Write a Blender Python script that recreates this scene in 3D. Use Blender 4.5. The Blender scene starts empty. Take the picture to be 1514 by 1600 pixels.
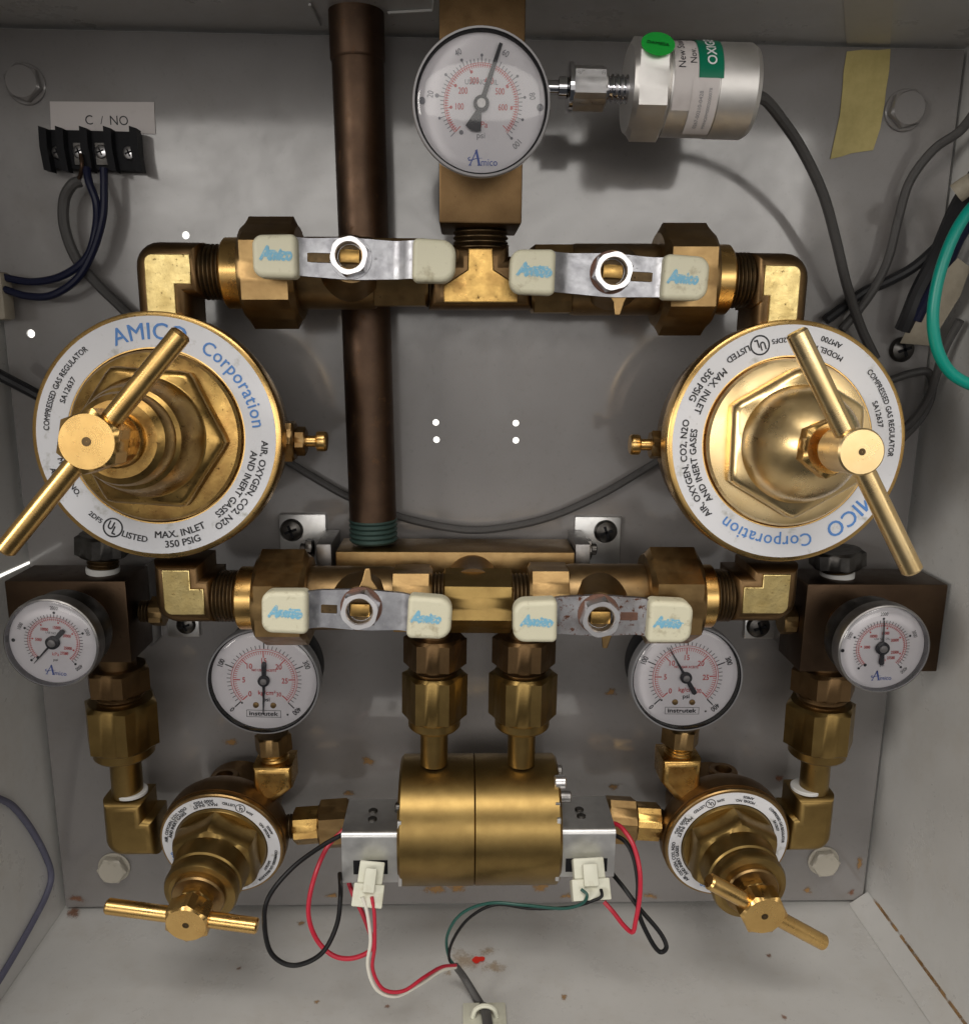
import bpy, bmesh, math, random
from mathutils import Vector, Matrix
random.seed(7)
S = bpy.context.scene
COL = S.collection
PI = math.pi

# ------------------------------------------------------------------ camera
CX, CY, FPX = 757.0, 800.0, 1298.5
CAM = Vector((-0.00692, -0.40436, 0.30764))
pit, yaw, rol = 0.209887, 0.030756, 0.011472
_f = Vector((math.sin(yaw)*math.cos(pit), math.cos(yaw)*math.cos(pit), -math.sin(pit)))
_r = Vector((math.cos(yaw), -math.sin(yaw), 0)); _u = _r.cross(_f)
CR = math.cos(rol)*_r + math.sin(rol)*_u
CU = -math.sin(rol)*_r + math.cos(rol)*_u
CF = _f
cd = bpy.data.cameras.new('camera'); cam = bpy.data.objects.new('camera', cd); COL.objects.link(cam)
cd.sensor_fit = 'HORIZONTAL'; cd.sensor_width = 36; cd.lens = 36*FPX/1514
cd.clip_start = 0.01; cd.clip_end = 50
cam.matrix_world = Matrix(((CR.x, CU.x, -CF.x, CAM.x), (CR.y, CU.y, -CF.y, CAM.y), (CR.z, CU.z, -CF.z, CAM.z), (0, 0, 0, 1)))
S.camera = cam

# ------------------------------------------------------------------ light
w = bpy.data.worlds.new('World'); S.world = w; w.use_nodes = True
w.node_tree.nodes['Background'].inputs[0].default_value = (0.9, 0.93, 1.0, 1)
w.node_tree.nodes['Background'].inputs[1].default_value = 0.035
def area(name, loc, target, sx, sy, power, col):
    l = bpy.data.lights.new(name, 'AREA'); l.shape = 'RECTANGLE'; l.size = sx; l.size_y = sy
    l.energy = power; l.color = col
    o = bpy.data.objects.new(name, l); COL.objects.link(o); o.location = loc
    o.rotation_euler = (Vector(target)-Vector(loc)).to_track_quat('-Z', 'Y').to_euler()
    return o
area('room_window_light', (0.10, -2.4, 0.66), (0, 0, 0.33), 2.3, 0.60, 11.0, (1.0, 0.96, 0.90))
area('room_wall_light', (0.0, -2.7, 0.15), (0, 0, 0.25), 3.0, 1.7, 7.0, (1.0, 0.95, 0.90))
area('added_left_light', (-2.05, -2.0, 0.62), (0.1, 0, 0.25), 0.75, 0.75, 22.0, (1.0, 0.95, 0.88))  # added area lamp, put in for the highlight on the shiny bell
area('side_window_light', (1.75, -2.1, 0.75), (0.1, 0, 0.25), 0.9, 0.9, 5.0, (1.0, 0.95, 0.87))
area('ceiling_tube_light', (-0.1, -1.15, 1.75), (0.0, -0.1, 0.05), 1.4, 0.5, 16.0, (1.0, 0.95, 0.88))
S.view_settings.view_transform = 'Standard'; S.view_settings.look = 'None'
S.view_settings.exposure = 0.18; S.view_settings.gamma = 1; S.view_settings.use_curve_mapping = False
S.cycles.max_bounces = 8; S.cycles.diffuse_bounces = 4; S.cycles.glossy_bounces = 5
S.cycles.transparent_max_bounces = 12
S.cycles.caustics_reflective = True; S.cycles.sample_clamp_indirect = 3.0

# ------------------------------------------------------------------ pixel -> place
def ray(px, py): return CR*((px-CX)/FPX) + CU*((CY-py)/FPX) + CF
def P(px, py, d):
    """point on the ray of a photo pixel, d millimetres in front of the back panel"""
    v = ray(px, py); t = (-d/1000.0 - CAM.y)/v.y
    return CAM + v*t
def PZ(px, py, z):
    v = ray(px, py); t = (z - CAM.z)/v.z
    return CAM + v*t
def PX(px, py, x):
    v = ray(px, py); t = (x - CAM.x)/v.x
    return CAM + v*t
def MM(px, py, d): return (P(px+1, py, d)-P(px, py, d)).length    # metres per photo pixel
def FR(o, z, up=(0, 0, 1)):
    """frame: origin o, z axis along z, y as near to up as can be"""
    z = Vector(z).normalized(); u = Vector(up)
    x = u.cross(z)
    if x.length < 1e-4: x = Vector((1, 0, 0)).cross(z) if abs(z.x) < .9 else Vector((0, 1, 0)).cross(z)
    x.normalize(); y = z.cross(x)
    o = Vector(o)
    return Matrix(((x.x, y.x, z.x, o.x), (x.y, y.y, z.y, o.y), (x.z, y.z, z.z, o.z), (0, 0, 0, 1)))
def FACE(px, py, d): return FR(P(px, py, d), (0, -1, 0))           # frame facing out of the cabinet
def AX(a, b): return FR(a, Vector(b)-Vector(a))
T3 = lambda x, y, z: Matrix.Translation((x, y, z))
RZ = lambda a: Matrix.Rotation(a, 4, 'Z')
RX = lambda a: Matrix.Rotation(a, 4, 'X')
RY = lambda a: Matrix.Rotation(a, 4, 'Y')

# ------------------------------------------------------------------ materials
def mat(name, col, rough=0.5, metal=0.0, **k):
    m = bpy.data.materials.new(name); m.use_nodes = True
    nt = m.node_tree; b = nt.nodes['Principled BSDF']
    b.inputs['Base Color'].default_value = (*col, 1); b.inputs['Roughness'].default_value = rough
    b.inputs['Metallic'].default_value = metal
    for a, v in k.items(): b.inputs[a.replace('_', ' ')].default_value = v
    return m
def nodes(m): return m.node_tree, m.node_tree.nodes['Principled BSDF']
def noise(nt, scale, detail=4, rough=0.55, vec=None, dist=0.0):
    n = nt.nodes.new('ShaderNodeTexNoise'); n.inputs['Scale'].default_value = scale
    n.inputs['Detail'].default_value = detail; n.inputs['Roughness'].default_value = rough
    n.inputs['Distortion'].default_value = dist
    if vec is None:
        tc = nt.nodes.new('ShaderNodeTexCoord'); vec = tc.outputs['Object']
    nt.links.new(vec, n.inputs['Vector']); return n.outputs['Fac']
def ramp(nt, fac, stops):
    r = nt.nodes.new('ShaderNodeValToRGB'); e = r.color_ramp.elements
    while len(e) < len(stops): e.new(0.5)
    for el, (p, c) in zip(e, stops):
        el.position = p; el.color = (*c, 1) if len(c) == 3 else c
    nt.links.new(fac, r.inputs[0]); return r.outputs[0]
def g(v): return (v, v, v)
def mixc(nt, fac, a, b, mode='MIX'):
    n = nt.nodes.new('ShaderNodeMix'); n.data_type = 'RGBA'; n.blend_type = mode
    if isinstance(fac, (int, float)): n.inputs[0].default_value = fac
    else: nt.links.new(fac, n.inputs[0])
    for i, v in ((6, a), (7, b)):
        if isinstance(v, tuple): n.inputs[i].default_value = (*v, 1)
        else: nt.links.new(v, n.inputs[i])
    return n.outputs[2]
def bump(nt, b, h, strength, dist=0.0005):
    n = nt.nodes.new('ShaderNodeBump'); n.inputs['Strength'].default_value = strength
    n.inputs['Distance'].default_value = dist
    nt.links.new(h, n.inputs['Height']); nt.links.new(n.outputs[0], b.inputs['Normal'])
def metalmat(name, base, dark, spot, r0, r1, scale=90, spotamt=0.62, bmp=0.15, fine=900, turned=0.0):
    """metal with dull cloudy tarnish, dark flecks and uneven gloss"""
    m = mat(name, base, r0, 1.0); nt, b = nodes(m)
    c = mixc(nt, ramp(nt, noise(nt, scale, 5, 0.6), [(0.35, g(0)), (0.68, g(1))]), base, dark)
    fl = ramp(nt, noise(nt, scale*3.2, 6, 0.7), [(spotamt, g(0)), (spotamt+0.08, g(1))])
    c = mixc(nt, fl, c, spot)
    nt.links.new(c, b.inputs['Base Color'])
    rr = ramp(nt, noise(nt, scale*1.7, 5, 0.65), [(0.3, g(r0)), (0.75, g(r1))])
    rr = mixc(nt, fl, rr, g(min(1, r1+0.2)))
    nt.links.new(rr, b.inputs['Roughness'])
    h = noise(nt, fine, 3, 0.6)
    if turned:      # lathe marks round the object's own z axis
        tc = nt.nodes.new('ShaderNodeTexCoord'); sp = nt.nodes.new('ShaderNodeSeparateXYZ'); nt.links.new(tc.outputs['Object'], sp.inputs[0])
        cb = nt.nodes.new('ShaderNodeCombineXYZ'); nt.links.new(sp.outputs[0], cb.inputs[0]); nt.links.new(sp.outputs[1], cb.inputs[1])
        ln = nt.nodes.new('ShaderNodeVectorMath'); ln.operation = 'LENGTH'; nt.links.new(cb.outputs[0], ln.inputs[0])
        c2 = nt.nodes.new('ShaderNodeCombineXYZ'); nt.links.new(ln.outputs['Value'], c2.inputs[0]); nt.links.new(sp.outputs[2], c2.inputs[1])
        lines = noise(nt, 2600, 2, 0.6, c2.outputs[0])
        h = mixc(nt, turned, h, lines)
    bump(nt, b, h, bmp, 0.0002)
    return m
M = {}
M['brass'] = metalmat('aged_brass', (0.52, 0.335, 0.11), (0.32, 0.185, 0.06), (0.12, 0.065, 0.025), 0.22, 0.44, 110, 0.62)
M['brass_plain'] = metalmat('worn_brass', (0.34, 0.225, 0.1), (0.24, 0.15, 0.065), (0.12, 0.07, 0.035), 0.32, 0.46, 90, 0.66)
M['brass_dark'] = metalmat('brown_brass', (0.2, 0.125, 0.06), (0.14, 0.085, 0.04), (0.07, 0.045, 0.025), 0.36, 0.5, 70, 0.66)
M['block_brown'] = metalmat('brown_block_brass', (0.085, 0.055, 0.034), (0.06, 0.038, 0.025), (0.04, 0.026, 0.018), 0.38, 0.52, 60, 0.64)
M['brass_mid'] = metalmat('mid_brass', (0.29, 0.195, 0.095), (0.20, 0.13, 0.062), (0.10, 0.065, 0.035), 0.36, 0.5, 80, 0.64)
M['brass_thread'] = metalmat('blackened_brass', (0.15, 0.10, 0.05), (0.07, 0.05, 0.03), (0.03, 0.022, 0.015), 0.4, 0.6, 120, 0.6)
M['brass_gold'] = metalmat('turned_brass', (0.8, 0.53, 0.2), (0.66, 0.41, 0.145), (0.36, 0.19, 0.065), 0.22, 0.36, 60, 0.65, 0.16, turned=0.8)
M['brass_olive'] = metalmat('olive_brass', (0.31, 0.21, 0.075), (0.235, 0.155, 0.055), (0.12, 0.075, 0.03), 0.33, 0.41, 70, 0.70, 0.16, turned=0.8)
M['brass_bright'] = metalmat('polished_brass', (0.97, 0.74, 0.40), (0.90, 0.65, 0.31), (0.64, 0.40, 0.16), 0.24, 0.36, 60, 0.72, 0.1, turned=0.8)
M['elbow_face'] = metalmat('pitted_brass', (0.78, 0.62, 0.28), (0.60, 0.45, 0.18), (0.20, 0.13, 0.05), 0.26, 0.50, 140, 0.60, 0.3)
M['copper'] = metalmat('brown_copper', (0.115, 0.073, 0.049), (0.075, 0.048, 0.034), (0.18, 0.105, 0.062), 0.42, 0.56, 55, 0.60, 0.12)
M['verdigris'] = mat('verdigris_thread', (0.03, 0.06, 0.052), 0.55, 0.3)
M['zinc'] = metalmat('zinc_plated_steel', (0.44, 0.445, 0.47), (0.3, 0.3, 0.325), (0.54, 0.54, 0.56), 0.32, 0.52, 160, 0.60, 0.1)
M['zinc_rusty'] = metalmat('rust_spotted_zinc', (0.44, 0.44, 0.46), (0.32, 0.3, 0.3), (0.15, 0.055, 0.028), 0.34, 0.55, 120, 0.55, 0.15)
M['steel'] = metalmat('bright_steel', (0.8, 0.79, 0.8), (0.68, 0.67, 0.68), (0.5, 0.48, 0.48), 0.26, 0.38, 120, 0.68, 0.05)
M['dullsteel'] = metalmat('dull_steel', (0.36, 0.35, 0.34), (0.26, 0.25, 0.25), (0.16, 0.12, 0.10), 0.35, 0.55, 150, 0.66, 0.1)
M['darksteel'] = metalmat('dark_steel', (0.12, 0.115, 0.11), (0.07, 0.065, 0.06), (0.20, 0.18, 0.17), 0.3, 0.5, 150, 0.66, 0.1)
M['chrome'] = mat('chrome', (0.72, 0.72, 0.75), 0.08, 1.0)
M['stainless'] = metalmat('brushed_stainless', (0.80, 0.78, 0.76), (0.72, 0.70, 0.68), (0.62, 0.59, 0.56), 0.46, 0.58, 60, 0.7, 0.05)
M['aluminium'] = metalmat('brushed_aluminium', (0.72, 0.72, 0.71), (0.60, 0.60, 0.60), (0.50, 0.50, 0.49), 0.34, 0.48, 90, 0.68, 0.08)

def dirty(name, col, dirt, rough, scale=60, amt=(0.55, 0.75), bmp=0.0, **k):
    m = mat(name, col, rough, 0, **k); nt, b = nodes(m)
    fl = ramp(nt, noise(nt, scale, 6, 0.65), [(amt[0], g(0)), (amt[1], g(1))])
    nt.links.new(mixc(nt, fl, col, dirt), b.inputs['Base Color'])
    if bmp: bump(nt, b, noise(nt, scale*8, 3), bmp, 0.0003)
    return m
M['grip'] = dirty('cream_vinyl', (0.68, 0.65, 0.49), (0.36, 0.31, 0.19), 0.5, 170, (0.56, 0.76), 0.25)
M['label'] = dirty('white_label', (0.70, 0.71, 0.75), (0.36, 0.36, 0.32), 0.35, 110, (0.57, 0.74))
M['dial'] = dirty('white_dial', (0.80, 0.775, 0.79), (0.72, 0.69, 0.71), 0.5, 60)
M['black_ink'] = mat('black_ink', (0.025, 0.025, 0.03), 0.6)
M['grey_ink'] = mat('grey_ink', (0.22, 0.22, 0.24), 0.6)
M['red_ink'] = mat('red_ink', (0.62, 0.10, 0.10), 0.6)
M['blue_ink'] = mat('blue_ink', (0.10, 0.26, 0.62), 0.6)
M['navy_ink'] = mat('navy_ink', (0.075, 0.13, 0.45), 0.6)
M['sky_ink'] = dirty('faded_blue_ink', (0.20, 0.48, 0.66), (0.55, 0.60, 0.52), 0.5, 900, (0.52, 0.66))
M['white_ink'] = mat('white_ink', (0.75, 0.76, 0.76), 0.5)
M['blackplastic'] = mat('black_plastic', (0.012, 0.012, 0.014), 0.5, 0, Specular_IOR_Level=0.12)
M['greyplastic'] = mat('grey_plastic', (0.20, 0.20, 0.21), 0.25)
M['clearplastic'] = mat('clear_plastic_rim', (0.40, 0.39, 0.40), 0.12, 0, Coat_Weight=0.6, Coat_Roughness=0.05)
M['whiteplastic'] = dirty('white_nylon', (0.66, 0.66, 0.55), (0.50, 0.48, 0.36), 0.4, 120)
M['paper'] = dirty('paper_label', (0.58, 0.54, 0.53), (0.50, 0.46, 0.45), 0.5, 60)
M['tape'] = dirty('masking_tape', (0.54, 0.45, 0.18), (0.44, 0.36, 0.13), 0.6, 130, (0.4, 0.7), 0.15)
M['tape_pale'] = dirty('pale_tape', (0.36, 0.32, 0.25), (0.25, 0.22, 0.17), 0.6, 60, (0.45, 0.7))
M['green_label'] = mat('green_label', (0.0, 0.16, 0.085), 0.35)
M['green_foil'] = mat('green_foil', (0.03, 0.72, 0.10), 0.22, 0.55)
M['dark_foil'] = mat('dark_foil_print', (0.005, 0.10, 0.02), 0.3, 0.3)
M['greycable'] = dirty('grey_cable', (0.075, 0.072, 0.071), (0.055, 0.052, 0.052), 0.5, 200, Specular_IOR_Level=0.3)
M['darkcable'] = mat('dark_cable', (0.018, 0.018, 0.02), 0.45, 0, Specular_IOR_Level=0.3)
M['bluecable'] = mat('navy_cable', (0.008, 0.010, 0.032), 0.42, 0, Specular_IOR_Level=0.3)
M['slateline'] = dirty('slate_line', (0.10, 0.10, 0.15), (0.15, 0.15, 0.20), 0.6, 150)
M['black_wire'] = mat('black_wire', (0.008, 0.008, 0.009), 0.42, 0, Specular_IOR_Level=0.25)
M['red_wire'] = mat('red_wire', (0.48, 0.016, 0.04), 0.38)
M['white_wire'] = mat('white_wire', (0.68, 0.66, 0.58), 0.42)
M['green_wire'] = mat('green_wire', (0.012, 0.075, 0.06), 0.4)
M['teal_wire'] = mat('teal_wire', (0.0, 0.30, 0.235), 0.36)
M['ptfe_and_glint'] = mat('white_tape_and_glint', (0.58, 0.58, 0.57), 0.6)  # thread tape; also the white of the painted glints on the ceiling cut-out
M['redpaint'] = mat('red_paint', (0.72, 0.03, 0.015), 0.4)
def paint(name, col, coat=0.09, dirtc=(0.20, 0.17, 0.14)):
    m = mat(name, col, 0.42, 0, Coat_Weight=1.0, Coat_IOR=1.8); nt, b = nodes(m)
    nt.links.new(ramp(nt, noise(nt, 14, 6, 0.65, dist=0.6), [(0.36, g(0.62)), (0.62, g(1.0))]), b.inputs['Coat Weight'])
    c = mixc(nt, ramp(nt, noise(nt, 9, 5, 0.6), [(0.35, g(0)), (0.75, g(1))]), col, tuple(x*0.86 for x in col))
    fl = ramp(nt, noise(nt, 75, 8, 0.75), [(0.69, g(0)), (0.76, g(1))])
    c = mixc(nt, fl, c, dirtc)
    c = mixc(nt, ramp(nt, noise(nt, 420, 3, 0.6), [(0.60, g(0)), (0.78, g(0.35))]), c, tuple(x*0.6 for x in col))
    c = mixc(nt, ramp(nt, noise(nt, 26, 7, 0.7), [(0.5, g(0)), (0.8, g(0.5))]), c, (col[0]*0.72, col[1]*0.66, col[2]*0.58))
    nt.links.new(c, b.inputs['Base Color'])
    nt.links.new(ramp(nt, noise(nt, 22, 6, 0.7), [(0.32, g(coat)), (0.70, g(coat*4))]), b.inputs['Coat Roughness'])
    h = noise(nt, 55, 2, 0.4)
    n = nt.nodes.new('ShaderNodeBump'); n.inputs['Strength'].default_value = 0.05; n.inputs['Distance'].default_value = 0.0010
    nt.links.new(h, n.inputs['Height']); nt.links.new(n.outputs[0], b.inputs['Coat Normal'])
    return m
M['paint'] = paint('grey_enamel', (0.215, 0.203, 0.199), 0.05)
M['lit_wallpaint'] = paint('lit_cabinet_enamel', (0.62, 0.615, 0.60), 0.16)  # the panel's enamel, base lightened to carry the brighter light on floor and walls
def stain(name, col, lo, hi, scale, top=0.75):
    m = mat(name, col, 0.85); nt, b = nodes(m)
    out = nt.nodes['Material Output']; tr = nt.nodes.new('ShaderNodeBsdfTransparent'); mx = nt.nodes.new('ShaderNodeMixShader')
    uv = nt.nodes.new('ShaderNodeTexCoord')
    # fade to nothing at the rim of the patch (its own outline), broken up by noise
    ln = nt.nodes.new('ShaderNodeVectorMath'); ln.operation = 'LENGTH'; nt.links.new(uv.outputs['UV'], ln.inputs[0])
    s = nt.nodes.new('ShaderNodeMath'); s.operation = 'SUBTRACT'
    nt.links.new(noise(nt, scale, 6, 0.75), s.inputs[0])
    mu = nt.nodes.new('ShaderNodeMath'); mu.operation = 'MULTIPLY'; mu.inputs[1].default_value = 0.42
    nt.links.new(ln.outputs['Value'], mu.inputs[0]); nt.links.new(mu.outputs[0], s.inputs[1])
    f = ramp(nt, s.outputs[0], [(lo, g(0)), (hi, g(top))])
    nt.links.new(f, mx.inputs[0]); nt.links.new(tr.outputs[0], mx.inputs[1]); nt.links.new(b.outputs[0], mx.inputs[2])
    nt.links.new(mx.outputs[0], out.inputs[0])
    return m
M['rust'] = stain('rust_stain', (0.34, 0.19, 0.065), 0.15, 0.36, 420, 0.75)
M['rust_faint'] = stain('faint_rust', (0.42, 0.28, 0.14), 0.20, 0.44, 420, 0.45)
M['rust_dark'] = stain('dark_rust', (0.22, 0.085, 0.035), 0.16, 0.36, 600, 0.7)
def glassmat():
    m = mat('gauge_lens', (1, 1, 1), 0.03); nt, b = nodes(m)
    out = nt.nodes['Material Output']; tr = nt.nodes.new('ShaderNodeBsdfTransparent'); gl = nt.nodes.new('ShaderNodeBsdfGlossy')
    tr.inputs[0].default_value = (0.93, 0.93, 0.94, 1)
    gl.inputs['Roughness'].default_value = 0.05; fr = nt.nodes.new('ShaderNodeFresnel'); fr.inputs[0].default_value = 1.52
    mx = nt.nodes.new('ShaderNodeMixShader')
    nt.links.new(fr.outputs[0], mx.inputs[0]); nt.links.new(tr.outputs[0], mx.inputs[1]); nt.links.new(gl.outputs[0], mx.inputs[2])
    nt.links.new(mx.outputs[0], out.inputs[0]); return m
M['lens'] = glassmat()
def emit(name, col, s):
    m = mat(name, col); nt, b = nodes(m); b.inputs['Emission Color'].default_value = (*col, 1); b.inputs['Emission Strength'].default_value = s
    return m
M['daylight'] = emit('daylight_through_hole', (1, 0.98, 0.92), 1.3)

# ------------------------------------------------------------------ geometry kit
class G:
    def __init__(s): s.v = []; s.f = []
    def add(s, v, f, Mx=None):
        o = len(s.v); s.v += [(Mx @ Vector(p)) if Mx else Vector(p) for p in v]; s.f += [tuple(i+o for i in q) for q in f]; return s
    def loft(s, rings, Mx=None, cap=(True, True), closed=True):
        n = len(rings[0]); v = [p for r in rings for p in r]; f = []
        for k in range(len(rings)-1):
            for i in range(n if closed else n-1):
                j = (i+1) % n
                f.append((k*n+i, k*n+j, (k+1)*n+j, (k+1)*n+i))
        if cap[0]: f.append(tuple(reversed(range(n))))
        if cap[1]: f.append(tuple(range((len(rings)-1)*n, len(rings)*n)))
        return s.add(v, f, Mx)
    def lathe(s, prof, Mx=None, n=40, hexa=None, sides=6, cap=(True, True), a0=0.0):
        rings = []
        for r, z in prof:
            ring = []
            for i in range(n):
                a = 2*PI*i/n; rr = r
                if hexa:
                    q = (a % (2*PI/sides)) - PI/sides
                    rr = min(r, hexa/math.cos(q))
                ring.append((rr*math.cos(a+a0), rr*math.sin(a+a0), z))
            rings.append(ring)
        return s.loft(rings, Mx, cap)
    def hexnut(s, ap, z0, z1, Mx, ch=0.12, a0=0.0, sides=6, n=48, both=True):
        co = ap/math.cos(PI/sides); h = (co-ap*0.97)*0.55
        p = [(ap*0.95, z0), (co, z0+h)] if both else [(co, z0)]
        p += [(co, z1-h), (ap*0.95, z1)]
        return s.lathe(p, Mx, n, ap, sides, a0=a0)
    def cyl(s, r, z0, z1, Mx, c=0.0004, n=32):
        return s.lathe([(r-c, z0), (r, z0+c), (r, z1-c), (r-c, z1)], Mx, n)
    def thread(s, r, z0, z1, Mx, pitch=0.0015, dep=0.0008, n=32):
        k = max(2, int((z1-z0)/pitch)); st = (z1-z0)/k; p = [(r-dep, z0)]
        for i in range(k): p += [(r, z0+st*(i+0.42)), (r, z0+st*(i+0.58)), (r-dep, z0+st*(i+1))]
        return s.lathe(p, Mx, n)
    def tube(s, pts, r, n=12, sub=8, cap=True):
        q = spline(pts, sub) if sub > 1 else [Vector(p) for p in pts]
        t0 = (q[1]-q[0]).normalized(); u = t0.orthogonal().normalized(); rings = []
        for i, p in enumerate(q):
            t = (q[min(i+1, len(q)-1)]-q[max(i-1, 0)]).normalized()
            u = (u - t*u.dot(t)).normalized(); w_ = t.cross(u)
            rr = r(i/(len(q)-1)) if callable(r) else r
            rings.append([p + (u*math.cos(2*PI*k/n)+w_*math.sin(2*PI*k/n))*rr for k in range(n)])
        return s.loft(rings, None, (cap, cap))
    def box(s, x0, x1, y0, y1, z0, z1, Mx=None, bev=0.0008, seg=2):
        bm = bmesh.new(); bmesh.ops.create_cube(bm, size=1)
        for v in bm.verts: v.co = Vector((x0+(v.co.x+.5)*(x1-x0), y0+(v.co.y+.5)*(y1-y0), z0+(v.co.z+.5)*(z1-z0)))
        if bev: bmesh.ops.bevel(bm, geom=bm.edges[:], offset=bev, segments=seg, affect='EDGES', profile=0.5)
        bm.verts.index_update(); v = [x.co.copy() for x in bm.verts]; f = [[a.index for a in q.verts] for q in bm.faces]; bm.free()
        return s.add(v, f, Mx)
    def prism(s, out, z0, z1, Mx=None, inset=0.0, depth=0.0, steps=4, back=True):
        """outline (ccw, xy) from z0 to z1, edges of the front (and back) rounded by inset/depth"""
        def ins(c):
            n = len(out); r = []
            for i in range(n):
                a, b, e = Vector(out[i-1][:2]), Vector(out[i][:2]), Vector(out[(i+1) % n][:2])
                d1, d2 = (b-a).normalized(), (e-b).normalized()
                n1, n2 = Vector((-d1.y, d1.x)), Vector((-d2.y, d2.x))
                r.append(b + (n1+n2)*(c/max(0.35, 1+n1.dot(n2))))
            return r
        R = []
        if inset and back:
            for k in range(steps):
                t = k/steps*PI/2
                R.append([(p.x, p.y, z0+depth*(1-math.cos(PI/2-t))) for p in ins(inset*(1-math.sin(t)))])
        R.append([(p[0], p[1], z0+(depth if inset and back else 0)) for p in out])
        R.append([(p[0], p[1], z1-depth) for p in out])
        if inset:
            for k in range(1, steps+1):
                t = k/steps*PI/2
                R.append([(p.x, p.y, z1-depth*(1-math.sin(t))) for p in ins(inset*(1-math.cos(t)))])
        return s.loft(R, Mx)
    def obj(s, name, m, parent=None, ang=32, smooth=True):
        me = bpy.data.meshes.new(name)
        if parent is not None: inv = WM[parent.name].inverted(); base = None
        else:
            lo = Vector((min(p.x for p in s.v), min(p.y for p in s.v), min(p.z for p in s.v)))
            hi = Vector((max(p.x for p in s.v), max(p.y for p in s.v), max(p.z for p in s.v)))
            base = (lo+hi)/2; inv = Matrix.Translation(-base)
        me.from_pydata([inv @ p for p in s.v], [], s.f)
        bm = bmesh.new(); bm.from_mesh(me); bmesh.ops.recalc_face_normals(bm, faces=bm.faces[:]); bm.to_mesh(me); bm.free()
        me.materials.append(M[m] if isinstance(m, str) else m)
        if smooth:
            me.shade_smooth(); me.set_sharp_from_angle(angle=math.radians(ang))
            big = {ek for p in me.polygons if len(p.vertices) > 5 for ek in p.edge_keys}
            at_ = me.attributes.get('sharp_edge') or me.attributes.new('sharp_edge', 'BOOLEAN', 'EDGE')
            for e in me.edges:
                if e.key in big: at_.data[e.index].value = True
        o = bpy.data.objects.new(name, me); COL.objects.link(o)
        if parent is not None: o.parent = parent; WM[o.name] = WM[parent.name]
        else: o.location = base; WM[o.name] = Matrix.Translation(base)
        return o
WM = {}
def spline(pts, sub=8):
    p = [Vector(q) for q in pts]; p = [p[0]*2-p[1]] + p + [p[-1]*2-p[-2]]; out = []
    for i in range(1, len(p)-2):
        a, b, c, d = p[i-1:i+3]
        for k in range(sub):
            t = k/sub
            out.append(0.5*((2*b)+(c-a)*t+(2*a-5*b+4*c-d)*t*t+(3*b-a-3*c+d)*t**3))
    out.append(p[-2]); return out
LABELS = set()
def tag(o, label, cat, group=None):
    o['label'] = label; o['category'] = cat
    if group: o['group'] = group
    return o
def thing(name, label, cat, Mx, group=None):
    o = bpy.data.objects.new(name, None); COL.objects.link(o); o.matrix_world = Mx; o.empty_display_size = 0.01
    WM[o.name] = Mx.copy(); return tag(o, label, cat, group)
def struct(o): o['kind'] = 'structure'; return o
# ---- print: text as flat meshes, straight, bent round a ring or wrapped round a cylinder
_tc = {}
def text(st, size=1.0, bold=0.0, shear=0.0, space=1.0):
    k = (st, bold, shear, space)
    if k not in _tc:
        c = bpy.data.curves.new('t', 'FONT'); c.body = st; c.size = 1.0; c.align_x = 'LEFT'; c.shear = shear
        c.space_character = space; c.resolution_u = 3
        o = bpy.data.objects.new('t', c); COL.objects.link(o)
        me = bpy.data.meshes.new_from_object(o.evaluated_get(bpy.context.evaluated_depsgraph_get()))
        v = [tuple(x.co) for x in me.vertices]; f = [tuple(p.vertices) for p in me.polygons]
        bpy.data.objects.remove(o); bpy.data.curves.remove(c); bpy.data.meshes.remove(me)
        x0 = min(p[0] for p in v); x1 = max(p[0] for p in v)
        v = [(p[0]-x0, p[1], 0.0) for p in v]; n0 = len(v); f0 = list(f)
        if bold:
            for q_, (dx, dy) in enumerate(((bold, 0), (-bold, 0), (0, bold*0.8), (0, -bold*0.8))):
                v += [(p[0]+dx, p[1]+dy, (q_+1)*0.00004) for p in v[:n0]]; f += [tuple(i+n0*(q_+1) for i in a) for a in f0]
        _tc[k] = (v, f, x1-x0)
    v, f, wd = _tc[k]
    return [(x*size, y*size, z) for x, y, z in v], f, wd*size
def T_flat(gg, st, size, x, y, Mx, z=0.0, rot=0.0, sx=1.0, **k):
    v, f, wd = text(st, size, **k); c, s_ = math.cos(rot), math.sin(rot); ch = size*0.35
    q = []
    for a, b, e in v:
        a = (a-wd/2)*sx; b -= ch
        q.append((x+a*c-b*s_, y+a*s_+b*c, z+e))
    return gg.add(q, f, Mx)
def T_ring(gg, st, size, rad, ang, Mx, z=0.0, inward=False, sx=1.0, **k):
    """text round a circle centred on angle ang (degrees); tops outward, or inward"""
    v, f, wd = text(st, size, **k); a0 = math.radians(ang); q = []; ch = size*0.35
    for a, b, e in v:
        a = (a-wd/2)*sx; b -= ch
        if inward: t = a0 + a/rad; r = rad-b
        else: t = a0 - a/rad; r = rad+b
        q.append((r*math.cos(t), r*math.sin(t), z+e))
    return gg.add(q, f, Mx)
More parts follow.
